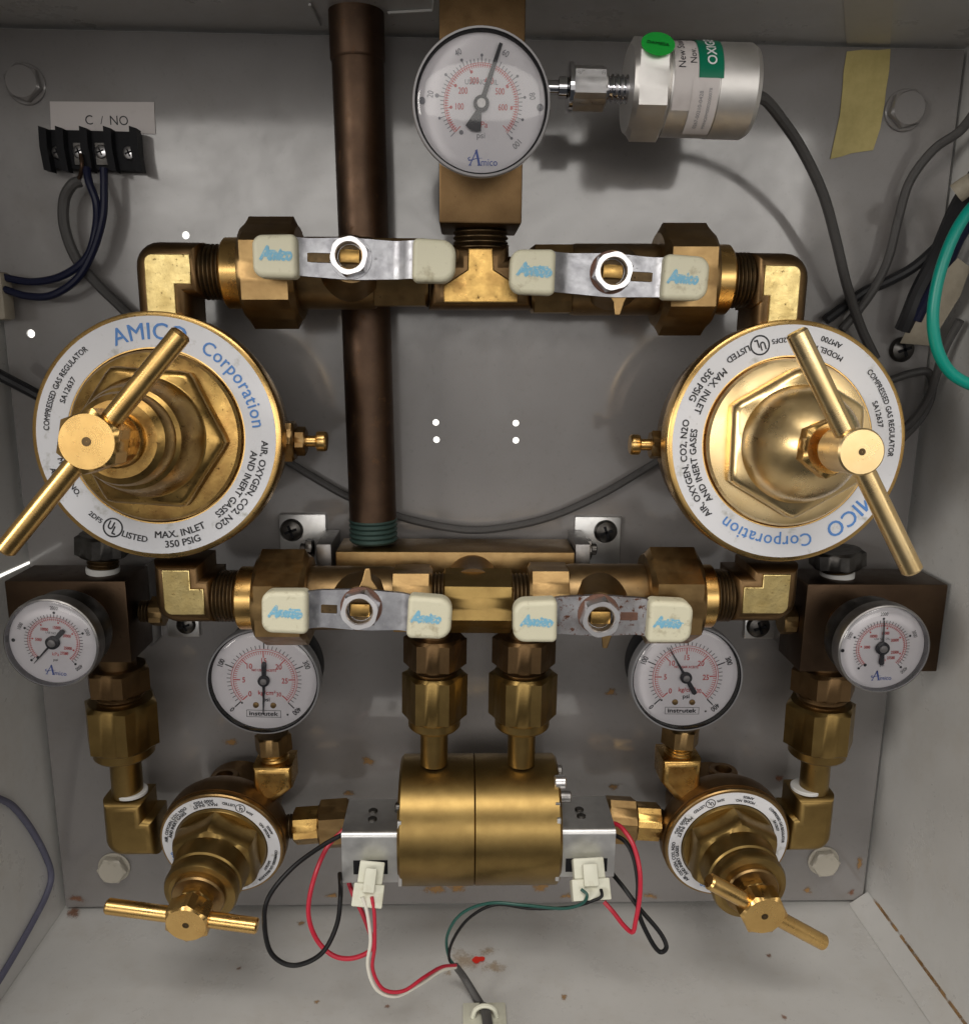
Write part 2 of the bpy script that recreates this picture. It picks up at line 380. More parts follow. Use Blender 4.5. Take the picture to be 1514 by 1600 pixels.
def rounded(pts, radii, n=6):
    """2d polygon (ccw) with rounded corners"""
    out = []; m = len(pts)
    for i in range(m):
        a, b, c = Vector(pts[i-1]), Vector(pts[i]), Vector(pts[(i+1) % m]); r = radii[i] if isinstance(radii, (list, tuple)) else radii
        if r <= 0: out.append((b.x, b.y)); continue
        d1, d2 = (a-b).normalized(), (c-b).normalized()
        ang = math.acos(max(-1, min(1, d1.dot(d2)))); l = r/math.tan(ang/2)
        p, q = b+d1*l, b+d2*l; ctr = b+(d1+d2).normalized()*(r/math.sin(ang/2))
        a1 = math.atan2(p.y-ctr.y, p.x-ctr.x); a2 = math.atan2(q.y-ctr.y, q.x-ctr.x); dd = (a2-a1+PI) % (2*PI)-PI
        for k in range(n+1): out.append((ctr.x+r*math.cos(a1+dd*k/n), ctr.y+r*math.sin(a1+dd*k/n)))
    return out

# ------------------------------------------------------------------ the cabinet
W2, HT, DEP = 0.220, 0.4362, 0.175
# back panel with punched holes
HOLES = [(290, 367, 6), (48, 521, 6.5), (681, 660, 5), (682, 687, 5), (806, 661, 5), (806, 688, 5)]
bm = bmesh.new()
me = bpy.data.meshes.new('back_panel')
def panel_mesh():
    hs = [(P(x, y, 0), r*MM(x, y, 0)) for x, y, r in HOLES]
    # grid columns/rows cut round each hole: quads, and around each hole a square ring to a circle
    vs, fs = [], []
    xs = sorted({-W2, W2} | {c.x+s*2.2*r for c, r in hs for s in (-1, 1)})
    zs = sorted({0.0, HT} | {c.z+s*2.2*r for c, r in hs for s in (-1, 1)})
    idx = {}
    def vid(x, z):
        k = (round(x, 6), round(z, 6))
        if k not in idx: idx[k] = len(vs); vs.append((x, 0.0, z))
        return idx[k]
    for i in range(len(xs)-1):
        for j in range(len(zs)-1):
            mx, mz = (xs[i]+xs[i+1])/2, (zs[j]+zs[j+1])/2
            h = [q for q in hs if abs(mx-q[0].x) < 2.2*q[1] and abs(mz-q[0].z) < 2.2*q[1]]
            if not h: fs.append((vid(xs[i], zs[j]), vid(xs[i+1], zs[j]), vid(xs[i+1], zs[j+1]), vid(xs[i], zs[j+1])))
    for c, r in hs:
        R = 2.2*r
        # outer square boundary points present in the grid
        cand = [k for k in idx if abs(abs(k[0]-c.x)-R) < 2e-6 and abs(k[1]-c.z) < R+2e-6 or abs(abs(k[1]-c.z)-R) < 2e-6 and abs(k[0]-c.x) < R+2e-6]
        cand.sort(key=lambda k: math.atan2(k[1]-c.z, k[0]-c.x))
        base = len(vs); n = 24
        for k in range(n):
            a = -PI+2*PI*k/n; vs.append((c.x+r*math.cos(a), 0, c.z+r*math.sin(a)))
        for k in range(n): vs.append((vs[base+k][0], 0.002, vs[base+k][2]))
        m = len(cand); outer = [idx[k] for k in cand]; ang = [math.atan2(k[1]-c.z, k[0]-c.x) for k in cand]
        io = 0
        for k in range(n):
            a1 = -PI+2*PI*(k+1)/n
            near = lambda a: min(range(m), key=lambda q: abs((ang[q]-a+PI) % (2*PI)-PI))
            o1, o2 = near(-PI+2*PI*k/n), near(a1)
            fs.append((base+k, base+(k+1) % n, outer[o2]) if o1 == o2 else (base+k, base+(k+1) % n, outer[o2], outer[o1]))
            fs.append((base+k, base+n+k, base+n+(k+1) % n, base+(k+1) % n))
    # rim
    e = [(-W2, 0), (W2, 0), (W2, HT), (-W2, HT)]
    for k in range(4):
        (x0, z0), (x1, z1) = e[k], e[(k+1) % 4]; b = len(vs)
        vs.extend([(x0, 0, z0), (x1, 0, z1), (x1, 0.003, z1), (x0, 0.003, z0)]); fs.append((b, b+1, b+2, b+3))
    return vs, fs
pv, pf = panel_mesh()
gp = G().add(pv, pf)
panel = struct(gp.obj('back_panel', 'paint', smooth=False))
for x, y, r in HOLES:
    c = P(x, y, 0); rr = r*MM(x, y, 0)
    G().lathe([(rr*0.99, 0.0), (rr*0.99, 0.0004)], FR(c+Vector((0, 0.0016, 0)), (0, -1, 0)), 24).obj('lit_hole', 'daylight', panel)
YB = 0.006
def quad(name, pts, m='lit_wallpaint'):
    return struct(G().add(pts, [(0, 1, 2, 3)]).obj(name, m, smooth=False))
wl = struct(G().box(-W2-0.0045, -W2-0.0025, -DEP, YB, -0.012, HT+0.012, bev=0).obj('wall_left', 'lit_wallpaint', smooth=False))
wr = struct(G().box(W2+0.0025, W2+0.0045, -DEP, YB, -0.012, HT+0.012, bev=0).obj('wall_right', 'lit_wallpaint', smooth=False))
floor = struct(G().box(-W2-0.0024, W2+0.0024, -DEP, YB-0.0003, -0.0045, -0.0025, bev=0).obj('floor', 'lit_wallpaint', smooth=False))
ceil = struct(G().box(-W2-0.0024, W2+0.0024, -DEP, YB-0.0003, HT+0.002, HT+0.004, bev=0).obj('ceiling', 'lit_wallpaint', smooth=False))
rear = struct(G().box(-W2-0.006, W2+0.006, YB+0.0003, YB+0.002, -0.012, HT+0.012, bev=0).obj('rear_wall', 'lit_wallpaint', smooth=False))
ZF = -0.0025
# folded corner strip where floor meets the right wall
a = 0.010
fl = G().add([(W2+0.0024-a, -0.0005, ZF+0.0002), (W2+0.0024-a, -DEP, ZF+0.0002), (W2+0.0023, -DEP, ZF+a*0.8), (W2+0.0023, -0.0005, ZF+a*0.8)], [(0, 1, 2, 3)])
strip = fl.obj('corner_flange', 'lit_wallpaint', wr, smooth=False)
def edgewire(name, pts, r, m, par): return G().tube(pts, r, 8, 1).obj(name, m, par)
ZC = HT+0.0012
edgewire('glint_cutout_edge', [PZ(606, 19, ZC), PZ(676, 15, ZC), PZ(679, -8, ZC)], 0.0006, 'ptfe_and_glint', ceil)  # bare metal edge, its glint painted in as plain white
edgewire('glint_cutout_edge', [PZ(484, 6, ZC), PZ(500, 38, ZC)], 0.0006, 'ptfe_and_glint', ceil)  # second edge, glint in the colour as well

# rust and stains (flat patches lying on the sheet metal)
def patch(name, Mx, rx, ry, m, par, seed=0):
    rnd = random.Random(seed); n = 28; ph = [rnd.uniform(0, 6.28) for _ in range(4)]
    v = [(0, 0, 0)]; uv = [(0, 0)]
    for k in range(n):
        a_ = 2*PI*k/n; r = 1+0.16*math.sin(2*a_+ph[0])+0.12*math.sin(3*a_+ph[1])+0.09*math.sin(5*a_+ph[2])
        v.append((rx*r*math.cos(a_), ry*r*math.sin(a_), 0)); uv.append((math.cos(a_), math.sin(a_)))
    f = [(0, 1+k, 1+(k+1) % n) for k in range(n)]
    o = G().add(v, f, Mx).obj(name, m, par, smooth=False)
    l = o.data.uv_layers.new(name='UVMap')
    for lp in o.data.loops: l.data[lp.index].uv = uv[lp.vertex_index]
    return o
def on_floor(px, py, h=0.0003): return FR(PZ(px, py, ZF)+Vector((0, 0, h)), (0, 0, 1), (0, 1, 0))
def on_panel(px, py, off=0.25): return FR(P(px, py, off), (0, -1, 0))
for i, (x, y, rx, ry, m) in enumerate([(680, 1390, 26, 9, 'rust'), (715, 1387, 16, 12, 'rust'), (845, 1387, 16, 10, 'rust'), (888, 1400, 14, 7, 'rust'),
        (1343, 1350, 5, 18, 'rust'), (1262, 1392, 8, 6, 'rust'), (1330, 1395, 7, 6, 'rust_dark'), (1217, 1217, 8, 8, 'rust_dark'),
        (362, 1160, 14, 8, 'rust'), (575, 1190, 12, 9, 'rust'), (545, 1240, 12, 6, 'rust'), (1016, 1400, 12, 7, 'rust'), (120, 1405, 16, 7, 'rust_dark'),
        (955, 1082, 10, 9, 'rust'), (520, 1400, 12, 6, 'rust'), (960, 1230, 12, 6, 'rust')]):
    patch('rust_stain', on_panel(x, y, 0.2+0.03*i), rx*MM(x, y, 0), ry*MM(x, y, 0), m, panel, i)
for i, (x, y, rx, ry, m) in enumerate([(728, 1502, 34, 22, 'rust_faint'), (770, 1512, 24, 14, 'rust_faint'), (762, 1488, 20, 9, 'rust_faint'), (1201, 1495, 6, 4, 'rust_dark'), (881, 1560, 6, 5, 'rust'),
        (495, 1567, 5, 4, 'rust'), (374, 1515, 5, 3, 'rust_dark'), (700, 1523, 10, 7, 'rust_faint'), (1225, 1592, 5, 4, 'rust_dark'), (470, 1445, 8, 6, 'rust'), (605, 1575, 5, 4, 'rust_dark'), (115, 1428, 15, 14, 'rust_dark')]):
    patch('rust_stain', on_floor(x, y, 0.0002+0.00006*i), rx*MM(x, y, 30), ry*MM(x, y, 30)*1.35, m, floor, 50+i)
o = patch('paint_dot', on_floor(747, 1503, 0.0012), 9*MM(747, 1503, 30), 7*MM(747, 1503, 30), 'redpaint', floor, 91)
for i in range(16):   # rust creeping along the folded seam
    t = 0.004+i*0.0075+random.uniform(-.002, .002)
    c = Vector((W2+0.0021, -t-0.012, ZF+a*0.8+0.0003))
    patch('rust_stain', FR(c, (-1, 0, 0.35), (0, 1, 0)), 0.0030+random.random()*0.0025, 0.005+random.random()*0.006, 'rust', wr, 120+i)

# light leaking round the inlet hole in the left wall
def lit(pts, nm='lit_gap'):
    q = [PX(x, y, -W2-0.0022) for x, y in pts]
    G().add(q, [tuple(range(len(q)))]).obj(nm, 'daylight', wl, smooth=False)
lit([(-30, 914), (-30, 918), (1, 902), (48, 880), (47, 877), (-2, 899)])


# ------------------------------------------------------------------ regulators
def ul_logo(gg, rad, ang, sz, Mx, z, inward):
    a = math.radians(ang); c = Vector((rad*math.cos(a), rad*math.sin(a)))
    ro = a+PI/2 if inward else a-PI/2
    Mc = Mx @ T3(c.x, c.y, z) @ RZ(ro)
    ring = lambda r: [(r*math.cos(2*PI*k/28), r*math.sin(2*PI*k/28), 0) for k in range(28)]
    gg.loft([ring(sz), ring(sz*0.84)], Mc, (False, False))
    T_flat(gg, 'U', sz*1.15, -sz*0.26, sz*0.16, Mc, 0, bold=0.03, sx=0.75); T_flat(gg, 'L', sz*1.15, sz*0.28, -sz*0.18, Mc, 0, bold=0.03, sx=0.75)
def ring_label(R, rot, Mx, par, inlet, big):
    r0, r1 = (0.71, 0.955) if big else (0.755, 0.955)
    lab = G().lathe([(r0*R, 0.00005), (r0*R, 0.0003), (r1*R, 0.0003), (r1*R, 0.00005)], Mx, 96, cap=(False, False)).obj('label', 'label', par)
    k = R*(r1-r0)/0.245; mid = (r0+r1)/2*R; z = 0.00042; blue, blk = G(), G()
    T_ring(blue, 'AMICO', 0.185*k, mid+0.005*k, 92+rot, Mx, z, bold=0.012, sx=0.98, space=1.05)
    T_ring(blue, 'Corporation', 0.152*k, mid-0.005*k, 33.5+rot, Mx, z, bold=0.010, sx=0.95, space=1.10)
    b = 0.022; k2 = k if big else k*1.2; k, k1 = k2, k
    T_ring(blk, 'COMPRESSED GAS REGULATOR', 0.064*k, mid+0.040*k1, 152+rot, Mx, z, bold=b, sx=0.84)
    T_ring(blk, 'SA12637', 0.062*k, mid-0.05*k1, 152+rot, Mx, z, bold=b)
    T_ring(blk, 'AIR, OXYGEN, CO2, N2O', 0.076*k, mid+0.035*k1, -30+rot, Mx, z, bold=b)
    T_ring(blk, 'AND INERT GASES', 0.076*k, mid-0.045*k1, -31+rot, Mx, z, bold=b)
    T_ring(blk, 'MAX. INLET', 0.080*k, mid-0.035*k1, -78+rot, Mx, z, inward=True, bold=b)
    T_ring(blk, inlet, 0.080*k, mid+0.045*k1, -78+rot, Mx, z, inward=True, bold=b)
    ul_logo(blk, mid, 243+rot, 0.082*k, Mx, z, True)
    T_ring(blk, '2DF5', 0.056*k, mid, 232+rot, Mx, z, inward=True, bold=b)
    T_ring(blk, 'LISTED', 0.070*k, mid+0.01*k, 256+rot, Mx, z, inward=True, bold=b)
    T_ring(blk, 'MODEL NO.', 0.062*k, mid-0.04*k1, 205+rot, Mx, z, inward=True, bold=b)
    T_ring(blk, 'AM700' if big else 'AM035', 0.062*k, mid+0.045*k1, 203+rot, Mx, z, inward=True, bold=b)
    blue.obj('blue_lettering', 'blue_ink', lab, smooth=False); blk.obj('black_lettering', 'black_ink', lab, smooth=False)
    return lab
def t_handle(par, Mx, r, z0, z1, rbar, la, lb, ang, m, hexhub, stem_r, stem_z):
    h = G()
    if hexhub: h.hexnut(r*0.93, z0, z1, Mx, a0=ang+PI/6, n=48)
    else: h.cyl(r, z0, z1, Mx, 0.0006, 40)
    hub = h.obj('handle_hub', m, par)
    G().lathe([(r*0.15, z1+0.0001), (r*0.13, z1+0.00012), (0.0001, z1+0.00006)], Mx, 20, cap=(False, False)).obj('centre_mark', 'brass_thread', hub)
    zz = z1-min(z1-z0, 0.011)/2; Mb = Mx @ T3(0, 0, zz) @ RZ(ang) @ RY(PI/2)
    G().lathe([(rbar*0.8, -lb), (rbar, -lb+0.0008), (rbar, la-0.0008), (rbar*0.8, la)], Mb, 24).obj('handle_bar', m, par)
    G().thread(stem_r, stem_z, z0+0.0005, Mx, 0.0013, 0.0005).obj('stem', 'brass_dark' if m != 'brass_bright' else 'brass_gold', par)
def local2(Mx, px, py, z):
    """where the ray of a photo pixel meets the plane local z of frame Mx"""
    inv = Mx.inverted(); o = inv @ CAM; v = inv.to_3x3() @ ray(px, py); t = (z-o.z)/v.z
    return o+v*t
def bonnet_mesh(R, q, ap, hexes, bell, a0, Mx, n=72):
    rings = []
    for f, z in hexes:
        rings.append([(f*R*min(ap/math.cos((2*PI*i/n % (PI/3))-PI/6), ap*1.135)*math.cos(2*PI*i/n+a0), f*R*min(ap/math.cos((2*PI*i/n % (PI/3))-PI/6), ap*1.135)*math.sin(2*PI*i/n+a0), z*q) for i in range(n)])
    for r, z in bell: rings.append([(r*R*math.cos(2*PI*i/n+a0), r*R*math.sin(2*PI*i/n+a0), z*q) for i in range(n)])
    return G().loft(rings, Mx)
def regulator(name, label, big, C, K, rpx, dr, dk, rot, e1, e2, mats):
    c, k = P(*C, dr), P(*K, dk); R = rpx*MM(*C, dr); hk = (k-c).length
    Mx = FR(c, k-c); mring, mbell, mhand, mbody = mats
    t = thing(name, label, 'regulator', Mx, None)
    if big:
        zb = -(dr-10)/1000.0
        G().lathe([(0.40*R, zb), (0.42*R, zb+.001), (0.42*R, zb*0.66), (0.80*R, zb*0.60), (0.93*R, zb*0.5), (0.95*R, -0.018), (0.95*R, -0.0105)], Mx, 72).obj('body', mbody, t)
        G().lathe([(0.96*R, -0.0115), (0.995*R, -0.0110), (R, -0.0095), (R, -0.0018), (0.992*R, -0.0006), (0.97*R, 0.0), (0.70*R, 0.0), (0.695*R, -0.0004), (0.69*R, -0.003), (0.3*R, -0.003)], Mx, 96).obj('bonnet_ring', mring, t)
    else:
        zb = -(dr-6)/1000.0
        G().lathe([(0.62*R, zb), (0.66*R, zb+.001), (0.66*R, -0.021), (0.74*R, -0.019), (0.93*R, -0.0165), (1.00*R, -0.0125), (1.02*R, -0.0085), (1.02*R, -0.0032)], Mx, 72).obj('body', mbody, t)
        G().lathe([(0.98*R, -0.0034), (0.995*R, -0.0030), (R, -0.0022), (R, -0.0006), (0.985*R, 0), (0.75*R, 0.0), (0.745*R, -0.002), (0.3*R, -0.002)], Mx, 96).obj('bonnet_ring', mring, t)
    ring_label(R, rot, Mx, t, '350 PSIG' if big else '3000 PSIG', big)
    q = hk/0.062 if big else hk/0.046
    if big:
        G().lathe([(0.685*R, -0.0028), (0.685*R, 0.0015*q), (0.665*R, 0.0030*q), (0.60*R, 0.0036*q), (0.45*R, 0.0038*q)], Mx, 72).obj('bonnet_flange', mbell, t)
        # hexagon, then the turned bell rising from it
        shiny = rot > 100
        bell = [(.474, .0120), (.470, .0121), (.460, .0135), (.452, .0160), (.435, .0192), (.405, .0225), (.355, .0260), (.295, .0292), (.240, .0318), (.20, .0333)] if shiny else \
               [(.476, .0120), (.472, .0121), (.462, .0126), (.445, .0150), (.425, .0195), (.405, .0240), (.380, .0270), (.350, .0280), (.348, .0295), (.343, .0335), (.325, .0360), (.28, .0375), (.20, .0378)]
        bonnet_mesh(R, q, 0.535, [(1.0, .0030), (1.0, .0085), (.985, .0098), (.95, .0110), (.90, .0117)], bell, PI/6 if shiny else -0.06, Mx).obj('bonnet', mbell, t, 28)
        if shiny:
            G().hexnut(0.195*R, 0.0328*q, 0.0405*q, Mx, a0=0.4).obj('lock_nut', mring, t)
        else:
            G().lathe([(0.205*R, 0.0370*q), (0.205*R, 0.0405*q), (0.19*R, 0.0418*q), (0.15*R, 0.0418*q)], Mx, 48).obj('collar', mring, t)
            G().hexnut(0.145*R, 0.0410*q, 0.0475*q, Mx, a0=0.4).obj('lock_nut', mbell, t)
        hub_r, sr, sz = (37 if shiny else 50)*MM(*K, dk), 0.085*R, (0.038 if shiny else 0.043)*q; thick = (0.0165 if shiny else 0.011)*q
    else:
        G().lathe([(0.74*R, -0.0018), (0.74*R, 0.0008), (0.72*R, 0.0018), (0.6*R, 0.002)], Mx, 64).obj('bonnet_flange', mbell, t)
        bell = [(.585, .0135), (.575, .0165), (.565, .0200), (.555, .0215), (.53, .0222), (.53, .0236), (.555, .0245), (.56, .0275), (.535, .0292), (.46, .0298)]
        bonnet_mesh(R, q, 0.635, [(1.0, .0012), (1.0, .0088), (.985, .0104), (.96, .0118), (.94, .0126)], bell, PI/6, Mx).obj('bonnet', mbell, t, 28)
        G().lathe([(0.40*R, 0.0294*q), (0.40*R, 0.0312*q), (0.38*R, 0.0320*q), (0.26*R, 0.0320*q)], Mx, 48).obj('collar', mring, t)
        G().hexnut(0.23*R, 0.0312*q, 0.0352*q, Mx, a0=0.2).obj('lock_nut', mbell, t)
        hub_r, sr, sz = 36*MM(*K, dk), 0.135*R, 0.034*q; thick = 0.009*q
    zmid = hk-min(thick, 0.011)/2
    p1, p2 = local2(Mx, *e1, zmid), local2(Mx, *e2, zmid)
    ang = math.atan2(p1.y-p2.y, p1.x-p2.x)
    la = Vector((p1.x, p1.y)).length; lb = Vector((p2.x, p2.y)).length
    t_handle(t, Mx, hub_r, hk-thick, hk, (17 if big else 12.5)*MM(*K, dk), la, lb, ang, mhand, not (big and rot > 100), sr, sz)
    return t, Mx, R
RL, ML_, RRL = regulator('pressure_regulator', 'large brass regulator whose round label reads AMICO upright, touching the copper pipe side plug', True, (245, 682), (135, 690), 196, 72, 134, 0, (281, 517), (4, 858), ('brass_gold', 'brass', 'brass_gold', 'brass_dark'))
RL['label'] = 'large brass regulator with its AMICO label the right way up'
RR, MR_, RRR = regulator('pressure_regulator', '', True, (1230, 692), (1347, 706), 188, 72, 134, 226, (1254, 512), (1436, 888), ('brass_gold', 'brass_bright', 'brass_bright', 'brass_dark'))
RR['label'] = 'large shiny brass regulator with its AMICO label turned upside down'
SL, MSL, RSL = regulator('pressure_regulator', '', False, (346, 1321), (290, 1447), 98, 45, 91, 180, (402, 1457), (167, 1426), ('brass_plain', 'brass_olive', 'brass_gold', 'brass_dark'))
SL['label'] = 'small brass regulator with peeling label and nearly level T-handle'
SR, MSR, RSR = regulator('pressure_regulator', '', False, (1137, 1319), (1195, 1433), 98, 45, 91, 232, (1106, 1378), (1286, 1475), ('brass_plain', 'brass_olive', 'brass_gold', 'brass_dark'))
SR['label'] = 'small brass regulator with clean label and steeply slanted T-handle'
# bleed plugs on the big regulators, ports on the small ones
def bleed(par, px, py, sgn):
    k = MM(px, py, 50); Mx = FR(P(px, py, 50), (sgn, 0, 0))
    bf = G().hexnut(30*k, -0.010, 0.006, Mx).hexnut(20*k, 0.006, 0.0105, Mx, a0=0.3).obj('bleed_fitting', 'brass_plain', par)
    G().lathe([(9*k, 0.0100), (9*k, 0.0145), (15*k, 0.0150), (16*k, 0.0158), (16*k, 0.0185), (14*k, 0.0192)], Mx, 28).obj('bleed_knob', 'brass_gold', bf)
bleed(RL, 440, 689, 1); bleed(RR, 1053, 695, -1)
def top_port(par, px, py, d):
    k = MM(px, py, d); Mx = FR(P(px, py, d), (0, 0, 1))
    G().lathe([(22*k, -0.014), (22*k, -0.001), (20*k, 0), (13*k, 0), (12*k, -0.004), (1e-4, -0.004)], Mx, 32).obj('port', 'brass_dark', par)
top_port(SL, 351, 1211, 26); top_port(SR, 1130, 1202, 26)

# ------------------------------------------------------------------ fittings
def along(a, b, d):
    """frame on the line between two photo pixels at depth d, z along it, plus length"""
    p, q = P(*a, d), P(*b, d); return AX(p, q), (q-p).length
def elbow(name, label, px, py, d, sx, sy, la, lb, wpx, th=0.0115, m='brass_dark', rc=0.45):
    """street elbow: legs along sx (length la px) and sy (lb px) from the crossing of its centre lines"""
    k = MM(px, py, d); h = wpx*k/2; A, B = la*k, lb*k
    Mx = FACE(px, py, d)
    pts = [(-h*sx, -h*sy), (A*sx, -h*sy), (A*sx, h*sy), (h*sx, h*sy), (h*sx, B*sy), (-h*sx, B*sy)]
    rad = [h*2*rc, 0, 0, 0, 0, 0]
    if sx*sy < 0: pts = pts[::-1]; rad = rad[::-1]
    t = thing(name, label, 'elbow', Mx)
    G().prism(rounded(pts, rad), -th, th*0.93, Mx, h*0.45, th*0.6, 5).obj('body', m, t)
    hf = h*0.53
    pf_ = [(-hf*sx, -hf*sy), ((A-h*.35)*sx, -hf*sy), ((A-h*.35)*sx, hf*sy), (hf*sx, hf*sy), (hf*sx, (B-h*.3)*sy), (-hf*sx, (B-h*.3)*sy)]
    r2 = [h*0.3, 0, 0, 0, 0, 0]
    if sx*sy < 0: pf_ = pf_[::-1]; r2 = r2[::-1]
    G().prism(rounded(pf_, r2), th*0.6, th, Mx, 0.0004, 0.0004, 2, back=False).obj('flat_face', 'elbow_face', t)
    return t, Mx
EL = {}
def legthread(t, px0, px1, py, d, rpx, nm='thread', m='brass_thread', py1=None):
    Mx, L = along((px0, py), (px1, py1 if py1 is not None else py), d); k = MM(px0, py, d)
    G().thread(rpx*k, 0, L, Mx).obj(nm, m, t)
t, _ = elbow('brass_elbow', 'brass elbow on top of the regulator with upright AMICO label', 264, 423, 55, 1, -1, 62, 84, 84); legthread(t, 320, 359, 425, 55, 43)
t, _ = elbow('brass_elbow', 'brass elbow on top of the shiny regulator with upside-down label', 1211, 441, 55, -1, -1, 47, 84, 84); legthread(t, 1132, 1168, 438, 55, 42)
t, _ = elbow('brass_elbow', 'brass elbow under the regulator with upright AMICO label', 291, 928, 55, 1, 1, 54, 62, 78); legthread(t, 340, 380, 931, 55, 41)
t, _ = elbow('brass_elbow', 'brass elbow under the shiny regulator with upside-down label', 1196, 926, 55, -1, 1, 62, 52, 78); legthread(t, 1106, 1138, 930, 55, 41)

# ------------------------------------------------------------------ ball valves
GP = [0]
def grip_print(par, Mx, x, y, flip=False):
    GP[0] += 1; rnd = random.Random(GP[0]*13); b = G(); w_ = rnd.uniform(0.85, 1.1); tl = rnd.uniform(-0.08, 0.08)
    T_flat(b, 'A', 0.0068, x-0.0048*w_, y+0.0002, Mx, 0.00585, bold=0.07, shear=0.3, sx=0.8, rot=tl)
    T_flat(b, 'mico', 0.0056, x+0.0014, y-0.0002, Mx, 0.00585, bold=0.085, shear=0.25, sx=0.78*w_, rot=tl)
    for q in range(7):      # smeared ink
        px_, py_ = x+rnd.uniform(-0.004, 0.0045), y+rnd.uniform(-0.0016, 0.0012); l, h_ = rnd.uniform(0.001, 0.0026), rnd.uniform(0.0002, 0.0006)
        b.add([(px_-l, py_-h_, 0.00582+q*1e-5), (px_+l, py_-h_*0.6, 0.00582+q*1e-5), (px_+l*0.8, py_+h_, 0.00582+q*1e-5), (px_-l*0.9, py_+h_*0.7, 0.00582+q*1e-5)], [(0, 1, 2, 3)], Mx)
    b.obj('grip_print', 'sky_ink', par, smooth=False)
def ball_valve(label, yc, xs, rhex, rbody, rend, stem, g1, g2, ghw, prints, side, d=55, hm='zinc', nutmat='steel', tilt=0.0, mirror=False):
    """xs: photo x of collar start, hex start, hex end, body end, end-hex end (outer end first)"""
    k = MM(stem[0], yc, d); o = P(xs[0], yc[0] if isinstance(yc, tuple) else yc, d) if False else None
    Y = yc
    Mx, L = along((xs[0], Y), (xs[4], Y), d)
    t = thing('ball_valve', label, 'valve', FACE(stem[0], Y, d))
    tot = xs[4]-xs[0]; z = [abs(x-xs[0])/abs(tot)*L for x in xs]
    G().lathe([(rbody*k*0.92, z[0]), (rbody*k*0.98, z[0]+0.0008), (rbody*k*0.98, z[1]+0.001)], Mx, 48).obj('collar', 'brass_gold', t)
    G().hexnut(rhex*k*0.92, z[1], z[2], Mx, a0=PI/6 if mirror else PI/6).obj('union_nut', 'brass_plain', t)
    b = G().lathe([(rbody*k*0.95, z[2]-0.001), (rbody*k, z[2]+0.001), (rbody*k, z[3]-0.002), (rbody*k*0.97, z[3])], Mx, 56)
    # neck of the stem
    sp = P(*stem, 82); base = P(stem[0], Y, d)
    Ms = AX(base, sp); sl = (sp-base).length
    b.lathe([(0.0125, 0), (0.0125, sl*0.42), (0.0105, sl*0.55), (0.0092, sl*0.80), (0.0085, sl*0.86)], Ms, 36)
    b.obj('body', 'brass_mid', t)
    G().hexnut(rend*k, z[3]-0.0012, z[4], Mx, sides=6, a0=0.0, n=48).obj('end_hex', 'brass_plain', t)
    # stop tab cast on the body
    tabdir = side; ts = 0.7
    if prints[1]: G().prism(rounded([(-0.006, -0.002), (0.006, -0.002), (0.0022, 0.004), (0.0014, 0.0105), (-0.0014, 0.0105), (-0.0032, 0.004)], 0.0008, 3), -0.0015, 0.0015, Ms @ T3(0, 0, sl*0.84) @ RZ(0 if tabdir > 0 else PI) @ T3(0.003*tabdir, 0.0080, 0) @ Matrix.Scale(0.72, 4), 0.0005, 0.0005, 2).obj('stop_tab', 'brass_plain', t)
    # butterfly handle
    a1, a2 = P(*g1, 84), P(*g2, 84); xdir = (a2-a1).normalized()
    zdir = (Ms.to_3x3() @ Vector((0, 0, 1)))*0.35+Vector((0, -0.65, 0)); zdir = (zdir - xdir*zdir.dot(xdir)).normalized(); ydir = zdir.cross(xdir)
    Mh = Matrix(((xdir.x, ydir.x, zdir.x, sp.x), (xdir.y, ydir.y, zdir.y, sp.y), (xdir.z, ydir.z, zdir.z, sp.z), (0, 0, 0, 1)))
    inv = Mh.inverted(); x1 = (inv @ a1).x; x2 = (inv @ a2).x; yy1 = (inv @ a1).y; yy2 = (inv @ a2).y
    ks = MM(*stem, 84); hw = ghw*ks; gl = 70*ks
    def strip(xa, xb, zfun, half, th, n=26, yoff=0.0):
        rings = []
        for i in range(n+1):
            x = xa+(xb-xa)*i/n; zz = zfun(x); hh = half(x)
            rings.append([(x, -hh+yoff, zz-th/2), (x, hh+yoff, zz-th/2), (x, hh+yoff, zz+th/2), (x, -hh+yoff, zz+th/2)])
        return rings
    sm = lambda t_: max(0, min(1, t_))**2*(3-2*max(0, min(1, t_)))
    zf = lambda x: 0.0042*sm((abs(x)-0.015)/0.009) - 0.0022
    ym = (yy1+yy2)/2
    half = lambda x: hw*(0.93+0.10*math.exp(-(x/0.012)**2))
    hd = G().loft(strip(x1+gl*0.75, x2-gl*0.75, zf, half, 0.0022, 30, ym), Mh).obj('handle', hm, t)
    # slot in one wing
    sx_ = x1+gl+0.0055 if side > 0 or hm == 'zinc' else x2-gl-0.0055
    sx_ = x1+gl+0.0052 if prints[2] == 'L' else x2-gl-0.0052
    G().box(sx_-0.006, sx_+0.006, ym-0.0018, ym+0.0018, -0.0005, 0.0002, Mh @ T3(0, 0, zf(sx_)+0.0011), 0.0002, 1).obj('slot', 'brass_thread' if hm == 'zinc' else 'rust_solid', hd)
